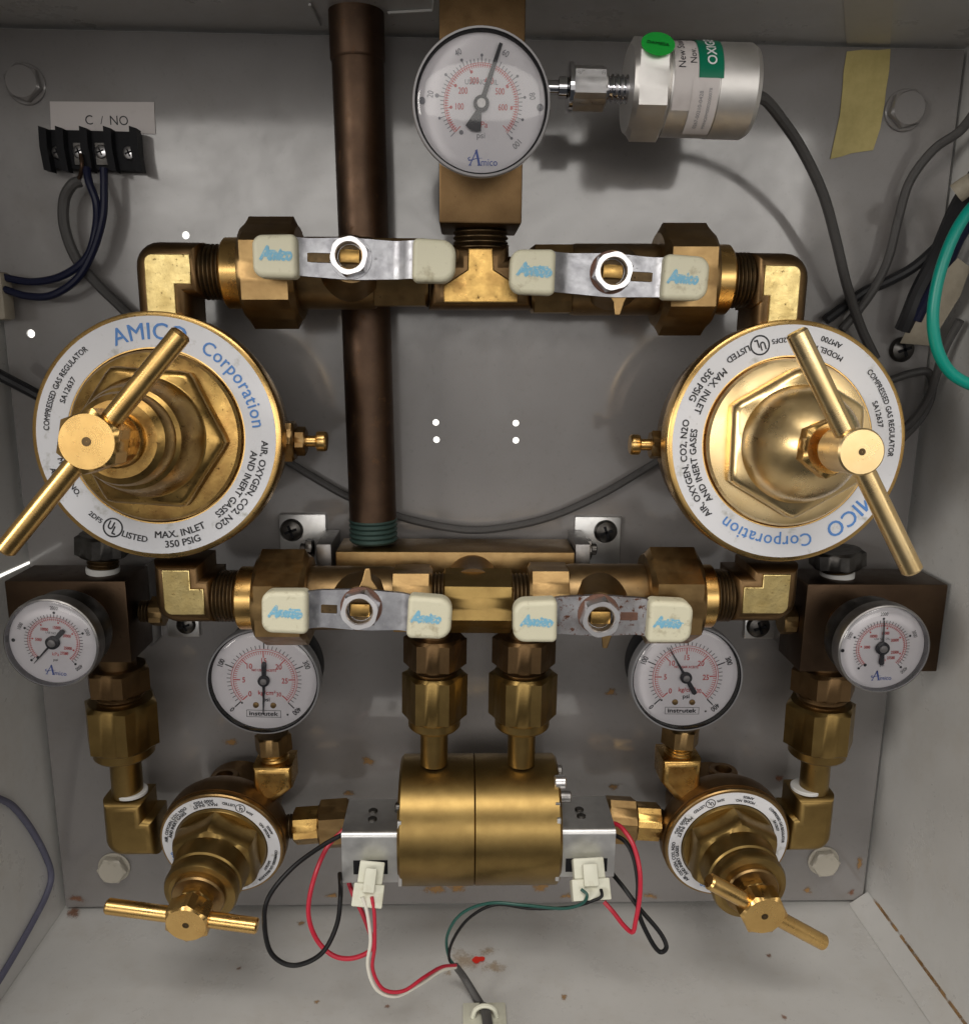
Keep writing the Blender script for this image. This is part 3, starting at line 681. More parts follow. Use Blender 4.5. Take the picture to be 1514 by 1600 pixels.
    for (e, sg, pr) in ((x1, -1, prints[0]), (x2, 1, prints[1])):
        rg = random.Random(int((stem[0]+e*1e5)*7)); xo = e; xi = e-sg*gl*rg.uniform(0.95, 1.04); rad = hw*rg.uniform(0.8, 1.12)
        pts = [(xi, -hw*1.08), (xo, -hw*1.03), (xo, hw*1.03), (xi, hw*1.08)]
        if sg < 0: pts = [(xo, -hw*1.03), (xi, -hw*1.08), (xi, hw*1.08), (xo, hw*1.03)]
        rr = [0.0022, rad*0.66, rad*0.66, 0.0022] if sg > 0 else [rad*0.66, 0.0022, 0.0022, rad*0.66]
        gr = G().prism(rounded(pts, rr, 7), -0.0018, 0.0058, Mh @ T3(0, ym, 0) @ RZ(rg.uniform(-0.03, 0.03)), 0.0019, 0.0021, 5).obj('grip', 'grip', t)
        if pr: grip_print(gr, Mh @ T3(0, ym, 0), (xo+xi)/2-sg*0.001, 0.0)
    nut = G(); ap = 29*ks; n = 48
    def hr(a, rmax): return min(rmax, ap*0.95/math.cos((a % (PI/3))-PI/6))
    prof_o = [(ap*1.1, -0.001), (ap*1.1, 0.0048), (ap*1.0, 0.0060)]
    rings = [[(hr(2*PI*i/n, r)*math.cos(2*PI*i/n+.3), hr(2*PI*i/n, r)*math.sin(2*PI*i/n+.3), z_) for i in range(n)] for r, z_ in prof_o]
    for r, z_ in ((ap*0.74, 0.0060), (ap*0.68, 0.0054), (ap*0.68, 0.0008)):
        rings.append([(r*math.cos(2*PI*i/n+.3), r*math.sin(2*PI*i/n+.3), z_) for i in range(n)])
    nut.loft(rings, Mh, (True, True)); nt_ = nut.obj('handle_nut', nutmat, t)
    G().lathe([(ap*0.665, 0.0010), (ap*0.66, 0.0012)], Mh, 32).obj('nut_bore', 'brass_thread', nt_)
    G().lathe([(ap*1.15, -0.0012), (ap*1.13, -0.0008), (ap*1.0, -0.0008)], Mh, 40).obj('washer', 'rust_solid' if prints[1] else 'zinc', nt_)
    G().box(-ap*0.54, ap*0.54, -ap*0.36, ap*0.36, 0.0005, 0.0038, Mh, 0.0005, 2).obj('stem', 'brass', t)
    return t
m_ = metalmat('solid_rust', (0.15, 0.07, 0.045), (0.10, 0.05, 0.035), (0.22, 0.12, 0.07), 0.6, 0.8, 300, 0.6, 0.3); m_.node_tree.nodes['Principled BSDF'].inputs['Metallic'].default_value = 0.0; M['rust_solid'] = m_
ball_valve('ball valve with one unprinted grip, crossing in front of the copper pipe', 427, (354, 386, 470, 586, 670), 80, 55, 50, (548, 402), (397, 397), (712, 408), 31, (True, False, 'L'), -1)
ball_valve('ball valve in the upper row beside the shiny upside-down regulator, both grips printed', 437, (1136, 1106, 1024, 890, 828), 80, 54, 50, (955, 425), (796, 421), (1104, 436), 32, (True, True, 'R'), -1)
ball_valve('ball valve in the lower row with the clean zinc handle', 934, (376, 406, 486, 616, 676), 74, 50, 47, (564, 950), (411, 951), (706, 962), 32, (True, True, 'L'), 1)
ball_valve('ball valve in the lower row with the rust-stained handle', 931, (1111, 1086, 1004, 884, 824), 74, 50, 47, (936, 961), (801, 965), (1079, 968), 32, (True, True, 'R'), -1, hm='zinc_rusty')
def rust_ring(px, py, d, r):
    pass

# ------------------------------------------------------------------ tee, blocks, bar
def poly(px0, pts, d):
    Mx = FACE(*px0, d); inv = Mx.inverted(); return Mx, [tuple((inv @ P(x, y, d)).xy) for x, y in pts]
Mx, out = poly((750, 437), [(671, 484), (671, 402), (706, 402), (706, 384), (794, 384), (794, 402), (830, 402), (830, 484)], 55)
t = thing('pipe_tee', 'brass tee under the main gauge block, joining the two upper valves', 'tee', Mx)
out = out if sum(a[0]*b[1]-b[0]*a[1] for a, b in zip(out, out[1:]+out[:1])) > 0 else out[::-1]
G().prism(rounded(out, 0, 3), -0.0115, 0.0105, Mx, 0.0048, 0.006, 4).obj('body', 'brass_dark', t)
_, of = poly((750, 437), [(694, 474), (694, 448), (730, 424), (731, 392), (768, 392), (770, 424), (806, 448), (806, 474)], 55)
of = of if sum(a[0]*b[1]-b[0]*a[1] for a, b in zip(of, of[1:]+of[:1])) > 0 else of[::-1]
G().prism(of, 0.008, 0.0115, Mx, 0.0005, 0.0004, 2, back=False).obj('flat_face', 'brass', t)
Mv, L = along((751, 392), (751, 344), 55); G().thread(43*MM(751, 370, 55), 0, L, Mv, 0.0018, 0.001).obj('thread', 'brass_thread', t)
legthread(t, 664, 676, 437, 55, 42); legthread(t, 826, 836, 437, 55, 42)

t = thing('gauge_block', 'tall brown brass block standing behind the main gauge', 'block', FACE(750, 347, 56))
p0, p1 = P(686, 348, 75), P(815, 348, 75)
G().box(p0.x, p1.x, -0.075, -0.037, p0.z, HT+0.0015, None, 0.0008).obj('block', 'brass_dark', t)

t = thing('hex_connector', 'six-sided brass connector joining the two lower valves', 'connector', FACE(745, 938, 55))
Mh_, L = along((691, 938), (801, 939), 55); k = MM(745, 938, 55)
G().hexnut(44*k, 0, L, Mh_, a0=math.radians(18)).obj('body', 'brass_olive', t)
legthread(t, 672, 695, 937, 55, 43); legthread(t, 797, 828, 938, 55, 43)

# distribution bar behind
ba, bb = P(524, 862, 36), P(898, 862, 36)
t = thing('distribution_bar', 'square brass bar behind the lower valves, held by two steel plates', 'bar', FR((0.5*(ba.x+bb.x), -0.02, ba.z), (0, -1, 0)))
zb0 = P(700, 935, 36).z
G().box(ba.x, bb.x, -0.036, -0.010, zb0, ba.z, None, 0.0006).obj('bar', 'brass_plain', t)
Mq = FR(P(738, 905, 36), (0, -1, 0)); G().lathe([(0.0115, -0.002), (0.0115, 0.004), (0.0105, 0.010), (0.0105, 0.019)], Mq, 36).obj('outlet_boss', 'brass_dark', t)
for x0, x1, sg in ((498, 523, 0), (899, 914, 1)):
    c = P((x0+x1)/2, 856, 24); G().box(c.x-0.0035, c.x+0.0035, -0.033, -0.004, c.z-0.012, c.z+0.004, None, 0.0006).obj('bar_clamp', 'dullsteel', t)
c = P(912, 858, 24); Ms = FR(c, (1, 0, 0)); G().hexnut(0.0045, 0, 0.0035, Ms).cyl(0.0028, 0, 0.006, Ms).obj('clamp_screw', 'darksteel', t)
c = P(490, 858, 24); Ms = FR(c, (-1, 0, 0)); G().hexnut(0.0045, 0, 0.0035, Ms).cyl(0.0028, 0, 0.006, Ms).obj('clamp_screw', 'darksteel', t)

def pan_screw(px, py, d, rpx, par=None, m='darksteel', name='screw', label=None, cat='screw'):
    k = MM(px, py, d)*rpx; Mx = FACE(px, py, d)
    gx = G().lathe([(k, 0), (k, k*0.18), (k*0.86, k*0.42), (k*0.5, k*0.58), (k*0.1, k*0.62)], Mx, 32)
    o = gx.obj(name, m, par)
    x = G()
    for a in (0.35, 0.35+PI/2): x.box(-k*0.55, k*0.55, -k*0.11, k*0.11, k*0.5, k*0.66, Mx @ RZ(a), 0)
    r = x.obj('cross_slot', 'blackplastic', o, smooth=False)
    if label: tag(o, label, cat)
    return o
def plate(label, pts, screw, d0=0.5):
    a0, a1 = P(pts[0], pts[1], d0), P(pts[2], pts[3], d0)
    t = thing('mounting_plate', label, 'bracket', FACE((pts[0]+pts[2])/2, (pts[1]+pts[3])/2, d0))
    G().box(a0.x, a1.x, -0.0026, -0.0004, a1.z, a0.z, None, 0.0005).obj('plate', 'aluminium', t)
    pan_screw(screw[0], screw[1], 2.7, screw[2], t)
plate('bare steel mounting plate with dark screw, beside the threaded end of the copper pipe', (437, 802, 512, 880), (456, 828, 18))
plate('bare steel mounting plate with dark screw, at the bar end far from the copper pipe', (898, 806, 966, 885), (946, 830, 18))
plate('small steel tab with screw under the elbow of the upright-label regulator', (262, 958, 314, 993), (291, 976, 15))
plate('small steel tab with screw under the elbow of the shiny upside-down regulator', (1163, 960, 1208, 996), (1184, 978, 18))

# copper pipe
t = thing('copper_pipe', 'thick brown copper pipe running from the ceiling to the brass bar', 'pipe', FR(P(584, 842, 22), (0, 0, 1), (0, 1, 0)))
kp = MM(584, 700, 22); pb, pt = P(584, 842, 22), P(556, 2, 22); r = 0.0109
Mx = AX(pb, pt); L = (pt-pb).length; zc = (P(556, 94, 22)-pb).length
G().lathe([(r, 0.010), (r, zc+0.002)], Mx, 56).obj('pipe', 'copper', t)
G().lathe([(r, zc-0.0008), (r+0.0005, zc), (r+0.0006, zc+0.0006), (r+0.0006, L+0.016)], Mx, 56).obj('coupling', 'copper', t)
G().thread(r+0.0004, -0.001, 0.0105, Mx, 0.002, 0.0009, 48).obj('threaded_end', 'verdigris', t)

# inlet blocks
def inlet_block(label, f, top, d0, d1, gaugelabel):
    a0, a1 = P(f[0], f[1], d1), P(f[2], f[3], d1)
    t = thing('inlet_block', label, 'block', FR(((a0.x+a1.x)/2, -d0/1000, a1.z), (0, -1, 0)))
    ch = 0.006
    G().box(a0.x, a1.x, -d1/1000, -d0/1000, a1.z, a0.z, None, 0.0007).obj('block', 'block_brown', t)
    return t
ibl = inlet_block('dark brass inlet block carrying the gauge that reads zero', (6, 908, 206, 1036), 0, 15, 42, '')
ibr = inlet_block('dark brass inlet block carrying the gauge with its needle straight up', (1262, 913, 1464, 1050), 0, 15, 42, '')
def relief(label, px, ytop, ymid, ybot, d=28):
    k = MM(px, ytop, d); a, b = P(px, ybot, d), P(px, ytop, d); L = (b-a).length; Mx = AX(a, b); f = (ybot-ymid)/(ybot-ytop)*L
    t = thing('relief_plug', label, 'plug', Mx)
    G().hexnut(36*k, f, L, Mx).obj('hex_head', 'darksteel', t)
    G().thread(24*k, 0.002, f+0.001, Mx).obj('thread', 'brass_thread', t)
    G().lathe([(25*k, -0.0005), (25.5*k, 0.0012), (25*k, 0.0024)], Mx, 32).obj('thread_tape', 'ptfe_and_glint', t)
relief('dark hex plug with white thread tape on the block under the upright-label regulator', 161, 834, 868, 893)
relief('dark hex plug with white thread tape on the block under the shiny regulator', 1308, 858, 886, 900)
# side plugs between block and elbow
def side_plug(label, px, py, d, sg):
    k = MM(px, py, d); Mx = FR(P(px, py, d), (sg, 0, 0)); t = thing('side_plug', label, 'plug', Mx)
    G().thread(18*k, -0.005, 0.001, Mx).obj('thread', 'brass_thread', t); G().hexnut(21*k, 0, 0.0065, Mx, a0=0.5).obj('hex_head', 'brass_plain', t)
side_plug('small brass hex plug in the side of the block with the zero gauge', 237, 955, 30, 1)
side_plug('small brass hex plug in the side of the block with the upright needle', 1240, 968, 30, -1)
def clip(label, x0, x1, y0, y1, d0, d1):
    a0, a1 = P(x0, y0, d1), P(x1, y1, d1); G_ = G().box(a0.x, a1.x, -d1/1000, -d0/1000, a1.z, a0.z, None, 0.0004)
    tag(G_.obj('steel_strap', 'dullsteel'), label, 'strap')
clip('thin steel strap edge beside the block with the zero gauge', 229, 236, 884, 1008, 1, 14)
clip('thin steel strap edge beside the block with the upright needle', 1233, 1240, 894, 1012, 1, 14)

# ------------------------------------------------------------------ tube fittings
def tube_fitting(label, pts, d, sizes, mt, stub=True, nm='tube_fitting'):
    """pts: photo (x,y) of adapter top, adapter bottom, nut top, nut bottom, tube bottom; sizes: half widths px"""
    Q = [P(x, y, d) for x, y in pts]; Mx = AX(Q[0], Q[-1]); k = MM(*pts[2], d)
    z = [(Mx.inverted() @ q).z for q in Q]
    t = thing(nm, label, 'fitting', Mx)
    if stub: G().lathe([(sizes[2]*k*1.15, -0.010), (sizes[2]*k*1.15, 0.0005)], Mx, 32).obj('stub', 'brass_dark', t)
    G().hexnut(sizes[0]*k*0.93, z[0], z[1], Mx, a0=PI/6+0.05).obj('adapter_hex', mt[0], t)
    nk = sizes[0]*k*0.72
    G().lathe([(nk*0.9, z[1]-0.001), (nk, z[1]+0.0004), (nk*1.12, (z[1]+z[2])/2), (nk, z[2]-0.0004), (nk, z[2]+0.001)], Mx, 40).obj('neck', 'brass_dark', t)
    zc = z[3]-(z[3]-z[2])*0.17
    G().hexnut(sizes[1]*k*0.93, z[2], zc, Mx, a0=0.05+PI/6).obj('compression_nut', mt[1], t)
    G().lathe([(sizes[1]*k*0.86, zc-0.001), (sizes[1]*k*0.86, z[3]-0.001), (sizes[1]*k*0.8, z[3]), (sizes[2]*k, z[3])], Mx, 44).obj('nut_shoulder', mt[1], t)
    G().lathe([(sizes[2]*k, z[3]-0.001), (sizes[2]*k, z[4])], Mx, 36).obj('tube', mt[1], t)
    return t, Mx, k
tube_fitting('brass compression fitting above the cylinder half beside the white-and-red plug', [(680, 992), (679, 1040), (679, 1048), (679, 1134), (678, 1192)], 48, (46, 48, 22), ('brass_dark', 'brass_olive'))
tube_fitting('brass compression fitting above the cylinder half with the protruding cap screws', [(819, 992), (818, 1040), (818, 1048), (817, 1134), (814, 1192)], 48, (46, 50, 22), ('brass_dark', 'brass_olive'))
def elbow_low(label, px, py, d, sx, la, lb, wpx):
    t, Mx = elbow('pipe_elbow', label, px, py, d, sx, 1, la, lb, wpx, 0.0098, 'brass_olive', 0.42)
    for c in list(t.children):
        if c.name.startswith('flat_face'): bpy.data.objects.remove(c)
    k = MM(px, py, d); Mz = FR(P(px, py-lb+2, d), (0, 0, 1))
    G().lathe([(wpx*0.372*k, -0.001), (wpx*0.376*k, 0.0003), (wpx*0.36*k, 0.0007)], Mz, 32).obj('thread_tape', 'ptfe_and_glint', t)
    return t
tube_fitting('brass compression fitting below the block with the zero gauge', [(184, 1040), (186, 1080), (188, 1092), (191, 1178), (200, 1240)], 30, (46, 54, 24), ('brass_dark', 'brass_olive'))
tube_fitting('brass compression fitting below the block with the upright needle', [(1288, 1042), (1285, 1082), (1283, 1096), (1279, 1178), (1271, 1234)], 30, (46, 50, 22), ('brass_dark', 'brass_olive'))
elbow_low('brass pipe elbow feeding the small regulator with the peeling label', 205, 1296, 30, 1, 48, 62, 66)
elbow_low('brass pipe elbow feeding the small regulator with the clean label', 1260, 1290, 30, -1, 40, 62, 62)

def outlet(label, p0, p1, d, segs):
    Mx, L = along(p0, p1, d); k = MM(*p0, d); t = thing('outlet_fitting', label, 'fitting', Mx)
    G().thread(segs[0]*k, -0.003, 0.006, Mx).obj('thread', 'brass_thread', t)
    G().hexnut(segs[1]*k, 0.004, L*0.55, Mx, a0=0.2).obj('adapter_hex', 'brass', t)
    G().hexnut(segs[2]*k, L*0.53, L, Mx, a0=0.35).obj('compression_nut', 'brass_plain', t)
outlet('brass fitting between the peeling-label regulator and its silver box', (448, 1292), (548, 1285), 33, (19, 25, 34))
outlet('brass fitting between the clean-label regulator and its silver box', (1042, 1285), (946, 1280), 33, (19, 25, 32))

def gauge_elbow(label, px, ytop, ymid, ybot, d, lean):
    a, b = P(px, ymid, d), P(px-4*lean, ytop, d); Mx = AX(a, b); k = MM(px, ymid, d); L = (b-a).length
    t = thing('gauge_elbow', label, 'elbow', Mx)
    G().hexnut(25*k, L*0.36, L, Mx, a0=0.5, both=False).obj('stem_hex', 'brass_plain', t)
    G().thread(22*k, -0.002, L*0.4, Mx).obj('thread', 'brass', t)
    Mf = FACE(px, ymid, d); h = 30*k; dn = (ybot-ymid)*k
    pts = [(-h, 0), (-h, -dn*0.55), (-h*0.55*1 if lean > 0 else -h*0.1, -dn), (h*0.1 if lean > 0 else h*0.55, -dn), (h, -dn*0.62), (h, 0)]
    G().prism(rounded(pts[::1], 0, 3), -0.010, 0.009, Mf, 0.003, 0.003, 3).obj('body', 'brass', t)
gauge_elbow('small brass elbow carrying the instrument gauge whose needle points down', 430, 1146, 1186, 1246, 32, 1)
gauge_elbow('small brass elbow carrying the instrument gauge whose needle points up', 1060, 1134, 1176, 1246, 32, -1)

# ------------------------------------------------------------------ gauges
def amico_logo(gg, x, y, s, Mx, z):
    """slanted capital A with a swash and small capitals"""
    def stroke(pts, wd):
        q = [Vector(p) for p in pts]; v = []
        for i, p in enumerate(q):
            d_ = (q[min(i+1, len(q)-1)]-q[max(i-1, 0)]).normalized(); n_ = Vector((-d_.y, d_.x))
            ww = wd[i] if isinstance(wd, (list, tuple)) else wd
            v += [(x+(p+n_*ww/2).x*s, y+(p+n_*ww/2).y*s, z), (x+(p-n_*ww/2).x*s, y+(p-n_*ww/2).y*s, z)]
        gg.add(v, [(2*i, 2*i+1, 2*i+3, 2*i+2) for i in range(len(q)-1)], Mx)
    stroke([(-0.95, -0.5), (-0.25, 0.95)], 0.10); stroke([(-0.33, 0.9), (0.0, -0.5)], 0.22)
    stroke([(-1.08, -0.5), (-0.78, -0.5)], 0.08); stroke([(-0.2, -0.5), (0.2, -0.5)], 0.08)
    stroke([(-0.9, 0.25), (-1.12, 0.12), (-1.05, -0.06), (-0.75, -0.02), (-0.3, 0.12), (0.3, 0.16)], [0.05, 0.12, 0.12, 0.09, 0.07, 0.02])
    T_flat(gg, 'mico', 0.92, 0.98, -0.20, Mx @ T3(x, y, z) @ Matrix.Scale(s, 4), 0, sx=0.92)
def needle_mesh(R, ang, tip, tail, wtip, wtail, kind, Mx, z):
    c, s_ = math.cos(ang), math.sin(ang)
    def q(a, b): return (a*c-b*s_, a*s_+b*c, z)
    gg = G(); th = 0.0003
    if kind == 'fan': pts = [(tip*R, wtip*R), (0, wtip*R*1.5), (-0.10*R, wtail*R*0.35), (-tail*R*0.92, wtail*R*1.15), (-tail*R, wtail*R*0.5), (-tail*R*1.02, 0), (-tail*R, -wtail*R*0.5), (-tail*R*0.92, -wtail*R*1.15), (-0.10*R, -wtail*R*0.35), (0, -wtip*R*1.5), (tip*R, -wtip*R)]
    else: pts = [(tip*R, wtip*R*0.4), (0, wtip*R*1.7), (-0.08*R, wtail*R*0.8), (-tail*R*0.9, wtail*R), (-tail*R, wtail*R*0.5), (-tail*R, -wtail*R*0.5), (-tail*R*0.9, -wtail*R), (-0.08*R, -wtail*R*0.8), (0, -wtip*R*1.7), (tip*R, -wtip*R*0.4)]
    n = len(pts); lo = [q(*p) for p in pts]; hi = [(p[0], p[1], p[2]+th) for p in lo]
    gg.loft([lo, hi], Mx); return gg
def gauge(label, C, d, rpx, kind, nang, rot=0.0, tiltx=0.0, tilty=0.0, depth=0.022, back=None):
    o = P(*C, d); k = MM(*C, d); R0 = rpx*k
    Mx = FR(o, (0, -1, 0)) @ RX(tiltx) @ RY(tilty) @ RZ(rot)
    t = thing('pressure_gauge', label, 'gauge', Mx)
    R = R0*0.90       # dial radius
    bz = {'amico_big': 'clearplastic', 'instr': 'greyplastic', 'amico_small': 'dullsteel'}[kind]
    G().lathe([(R0*0.35, -depth), (R0*0.86, -depth+0.001), (R0*0.93, -depth+0.004), (R0*0.955, -0.004), (R0*0.93, -0.0022)], Mx, 72).obj('case', 'blackplastic' if kind != 'amico_small' else 'darksteel', t)
    # bezel: dark groove, then the clear moulded rim
    G().lathe([(R0*0.95, -0.0045), (R0*0.995, -0.0035), (R0, -0.002), (R0, 0.0012), (R0*0.985, 0.0024), (R0*0.955, 0.0028)], Mx, 96, cap=(False, False)).obj('bezel', bz, t)
    G().lathe([(R0*0.956, 0.0026), (R0*0.948, 0.0029), (R0*0.938, 0.0024), (R0*0.925, -0.0004)], Mx, 96, cap=(False, False)).obj('rim_seal', 'blackplastic' if kind != 'amico_small' else 'greyplastic', t)
    dial = G().lathe([(R0*0.93, -0.0012), (R0*0.93, -0.0002), (R*0.2, 0.0)], Mx, 72).obj('dial', 'dial', t)
    z = 0.00012; blk, red, blu = G(), G(), G()
    def tick(gg, a, r0, r1, wd):
        c, s_ = math.cos(a), math.sin(a); n = (-s_*wd/2, c*wd/2)
        gg.add([(r0*R*c+n[0]*R, r0*R*s_+n[1]*R, z), (r1*R*c+n[0]*R, r1*R*s_+n[1]*R, z), (r1*R*c-n[0]*R, r1*R*s_-n[1]*R, z), (r0*R*c-n[0]*R, r0*R*s_-n[1]*R, z)], [(0, 1, 2, 3)], Mx)
    def dot(gg, a, r, rad):
        gg.add([(r*R*math.cos(a)+rad*R*math.cos(2*PI*i/14), r*R*math.sin(a)+rad*R*math.sin(2*PI*i/14), z) for i in range(14)], [tuple(range(14))], Mx)
    def arc(gg, r, wd, a0, a1, n=64):
        v = []
        for i in range(n+1):
            a = a0+(a1-a0)*i/n
            for rr in (r-wd/2, r+wd/2): v.append((rr*R*math.cos(a), rr*R*math.sin(a), z-0.00003))
        gg.add(v, [(2*i, 2*i+1, 2*i+3, 2*i+2) for i in range(n)], Mx)
    A0, SW = math.radians(225), math.radians(270)
    at = lambda f: A0-SW*f
    small = 1.0
    if kind == 'amico_big':
        for i in range(51):
            f = i/50
            tick(blk, at(f), 0.60, 0.66 if i % 5 else 0.69, 0.011)
        for i in (1, 3, 4, 5, 7, 8, 9, 10): dot(blk, at(i/10), 0.705, 0.022)
        dot(blk, at(0.2), 0.72, 0.032)
        for i in range(71): tick(red, at(i/71), 0.585, 0.53 if i % 10 else 0.47, 0.011)
        for i in (1, 2, 3, 4, 5, 6): dot(red, at(i/7), 0.49, 0.024)
        arc(red, 0.595, 0.008, at(0), at(1)); arc(red, 0.565, 0.008, at(0), at(1))
        for v, s_ in ((0.2, '20'), (0.4, '40'), (0.6, '60'), (0.8, '80'), (1.0, '100')): T_ring(blk, s_, 0.135*R, 0.83*R, math.degrees(at(v)), Mx, z, sx=0.8)
        for v, s_ in ((1/7, '100'), (2/7, '200'), (3/7, '300'), (4/7, '400'), (5/7, '500'), (6/7, '600')):
            a = at(v); T_flat(red, s_, 0.135*R, 0.35*R*math.cos(a), 0.36*R*math.sin(a), Mx, z, sx=0.75, bold=0.01)
        T_flat(blk, 'USE NO OIL', 0.11*R, 0, 0.32*R, Mx, z, sx=0.9)
        T_flat(red, 'kPa', 0.13*R, 0.02*R, -0.30*R, Mx, z); T_flat(blk, 'psi', 0.13*R, 0.0, -0.46*R, Mx, z)
        dot(blk, math.radians(233), 0.53, 0.035)
        for a in (178, -2): dot(blk, math.radians(a), 0.95, 0.055)
        amico_logo(blu, -0.02*R, -0.83*R, 0.165*R, Mx, z)
        nd = needle_mesh(R, math.radians(nang), 0.92, 0.42, 0.028, 0.115, 'fan', Mx, 0.0010); hubr = 0.125
    elif kind == 'instr':
        for i in range(41):
            f = i/40; tick(blk, at(f), 0.655, 0.82 if i % 10 == 0 else 0.73, 0.022 if i % 10 == 0 else 0.012)
        for i in range(61):
            f = i/60*0.99; tick(red, at(f), 0.60, 0.47 if i % 10 == 0 else 0.54, 0.022 if i % 10 == 0 else 0.011)
        arc(red, 0.645, 0.010, at(0), at(1)); arc(red, 0.605, 0.010, at(0), at(1))
        for v, s_ in ((0, '0'), (.25, '100'), (.5, '200'), (.75, '300'), (1, '400')): T_ring(blk, s_, 0.15*R, 0.90*R, math.degrees(at(v)), Mx, z, sx=0.8, bold=0.015)
        for v, s_, e in ((0, '0', 1), (1/6, '5', 1), (2/6, '10', 1), (.5, '15', 1), (4/6, '20', 1), (5/6, '25', 1), (1, '30', .8)):
            a = at(v); T_flat(red, s_, 0.155*R*e, 0.40*R*math.cos(a), 0.41*R*math.sin(a), Mx, z, sx=0.85, bold=0.012)
        T_flat(red, 'NO USAR ACEITE', 0.068*R, 0, 0.21*R, Mx, z, bold=0.015, sx=0.9)
        T_flat(red, 'kg/cm\u00b2', 0.13*R, 0.05*R, -0.26*R, Mx, z, bold=0.008); T_flat(blk, 'psi', 0.125*R, 0.04*R, -0.40*R, Mx, z, bold=0.01)
        T_flat(blk, 'instrutek', 0.125*R, -0.02*R, -0.705*R, Mx, z, bold=0.018, sx=1.25); dot(blk, math.radians(-58), 0.85, 0.02)
        xa, xb, ya, yb, wd = -0.36*R, 0.32*R, -0.785*R, -0.635*R, 0.008*R
        for (u0, u1, v0, v1) in ((xa, xb, ya, ya+wd), (xa, xb, yb-wd, yb), (xa, xa+wd, ya, yb), (xb-wd, xb, ya, yb)):
            blk.add([(u0, v0, z), (u1, v0, z), (u1, v1, z), (u0, v1, z)], [(0, 1, 2, 3)], Mx)
        for sx in (-0.17, 0.17):
            sc = G().lathe([(0.06*R, 0), (0.055*R, 0.0005), (0.02*R, 0.0006)], Mx @ T3(sx*R, -0.53*R, 0), 20).obj('dial_screw', 'brass_plain', dial)
        dot(blk, math.radians(228), 0.66, 0.02)
        nd = needle_mesh(R, math.radians(nang), 0.72, 0.40, 0.018, 0.05, 'bar', Mx, 0.0010); hubr = 0.115
    else:
        for i in range(41): tick(blk, at(i/40), 0.60, 0.68, 0.013)
        for i in range(5): dot(blk, at(i/4), 0.72, 0.030)
        for i in range(57): tick(red, at(i/56), 0.585, 0.52, 0.011)
        for i in (1, 2, 3, 4, 5): dot(red, at(i/5.516), 0.49, 0.022)
        arc(red, 0.60, 0.010, at(0), at(1)); arc(red, 0.55, 0.010, at(0), at(1))
        for v, s_ in ((.25, '1000'), (.5, '2000'), (.75, '3000'), (1, '4000')): T_ring(blk, s_, 0.13*R, 0.84*R, math.degrees(at(v)), Mx, z, sx=0.72)
        for v, s_ in ((1, '5000'), (2, '10000'), (3, '15000'), (4, '20000'), (5, '25000'), (5.516, '27580')):
            a = at(v/5.516); T_flat(red, s_, 0.105*R, 0.35*R*math.cos(a), 0.37*R*math.sin(a), Mx, z, sx=0.72, bold=0.012)
        T_flat(blk, 'USE NO OIL', 0.07*R, 0, 0.22*R, Mx, z)
        T_flat(red, 'kPa', 0.12*R, 0.05*R, -0.30*R, Mx, z); T_flat(blk, 'psi', 0.10*R, 0.05*R, -0.44*R, Mx, z)
        dot(blk, math.radians(230), 0.56, 0.04); dot(blk, math.radians(183), 0.93, 0.045)
        amico_logo(blu, 0.0*R, -0.74*R, 0.17*R, Mx, z)
        nd = needle_mesh(R, math.radians(nang), 0.70, 0.42, 0.018, 0.06, 'bar', Mx, 0.0010); hubr = 0.16
    blk.obj('black_scale', 'grey_ink' if kind == 'amico_big' else 'black_ink', dial, smooth=False)
    red.obj('red_scale', 'red_ink', dial, smooth=False)
    if blu.v: blu.obj('blue_logo', 'navy_ink', dial, smooth=False)
    n_ = nd.obj('needle', 'black_ink', t, smooth=False)
    G().lathe([(hubr*R, 0.0006), (hubr*R, 0.0016), (hubr*R*0.62, 0.0020)], Mx, 32).obj('needle_hub', 'black_ink', n_)
    G().lathe([(hubr*R*0.6, 0.0019), (hubr*R*0.55, 0.0023), (hubr*R*0.1, 0.0024)], Mx, 24).obj('hub_cap', 'dullsteel', n_)
    # lens, slightly domed
    n = 8; pr = [(R0*0.945*math.cos(i/n*PI/2), 0.0025+0.0022*math.sin(i/n*PI/2)) for i in range(n)] + [(1e-5, 0.0047)]
    G().lathe(pr, Mx, 64, cap=(False, False)).obj('lens', 'lens', t, 60)
    if back: G().cyl(R0*back, -depth-0.03, -depth+0.001, Mx).obj('socket', 'brass_dark', t)
    return t, Mx
gauge('main gauge with clear rim, needle pointing up beside the silver sensor', (752, 162), 101, 108, 'amico_big', 71, 0.0, 0.09, 0.0, 0.020, 0.3)
gauge('instrument gauge whose thin needle end points straight down', (413, 1063), 46, 89, 'instr', 268.5, -0.03, 0, 0, 0.024, None)
gauge('instrument gauge whose needle points up toward the red ten', (1071, 1058), 46, 88, 'instr', 121, -0.01, 0, 0, 0.024, None)
gauge('small gauge with its needle resting on zero', (84, 1003), 76, 75, 'amico_small', 233, -0.10, 0, 0, 0.018, 0.4)
gauge('small gauge with its needle straight up at two thousand', (1377, 1012), 76, 72, 'amico_small', 91, 0.03, 0, 0, 0.018, 0.4)

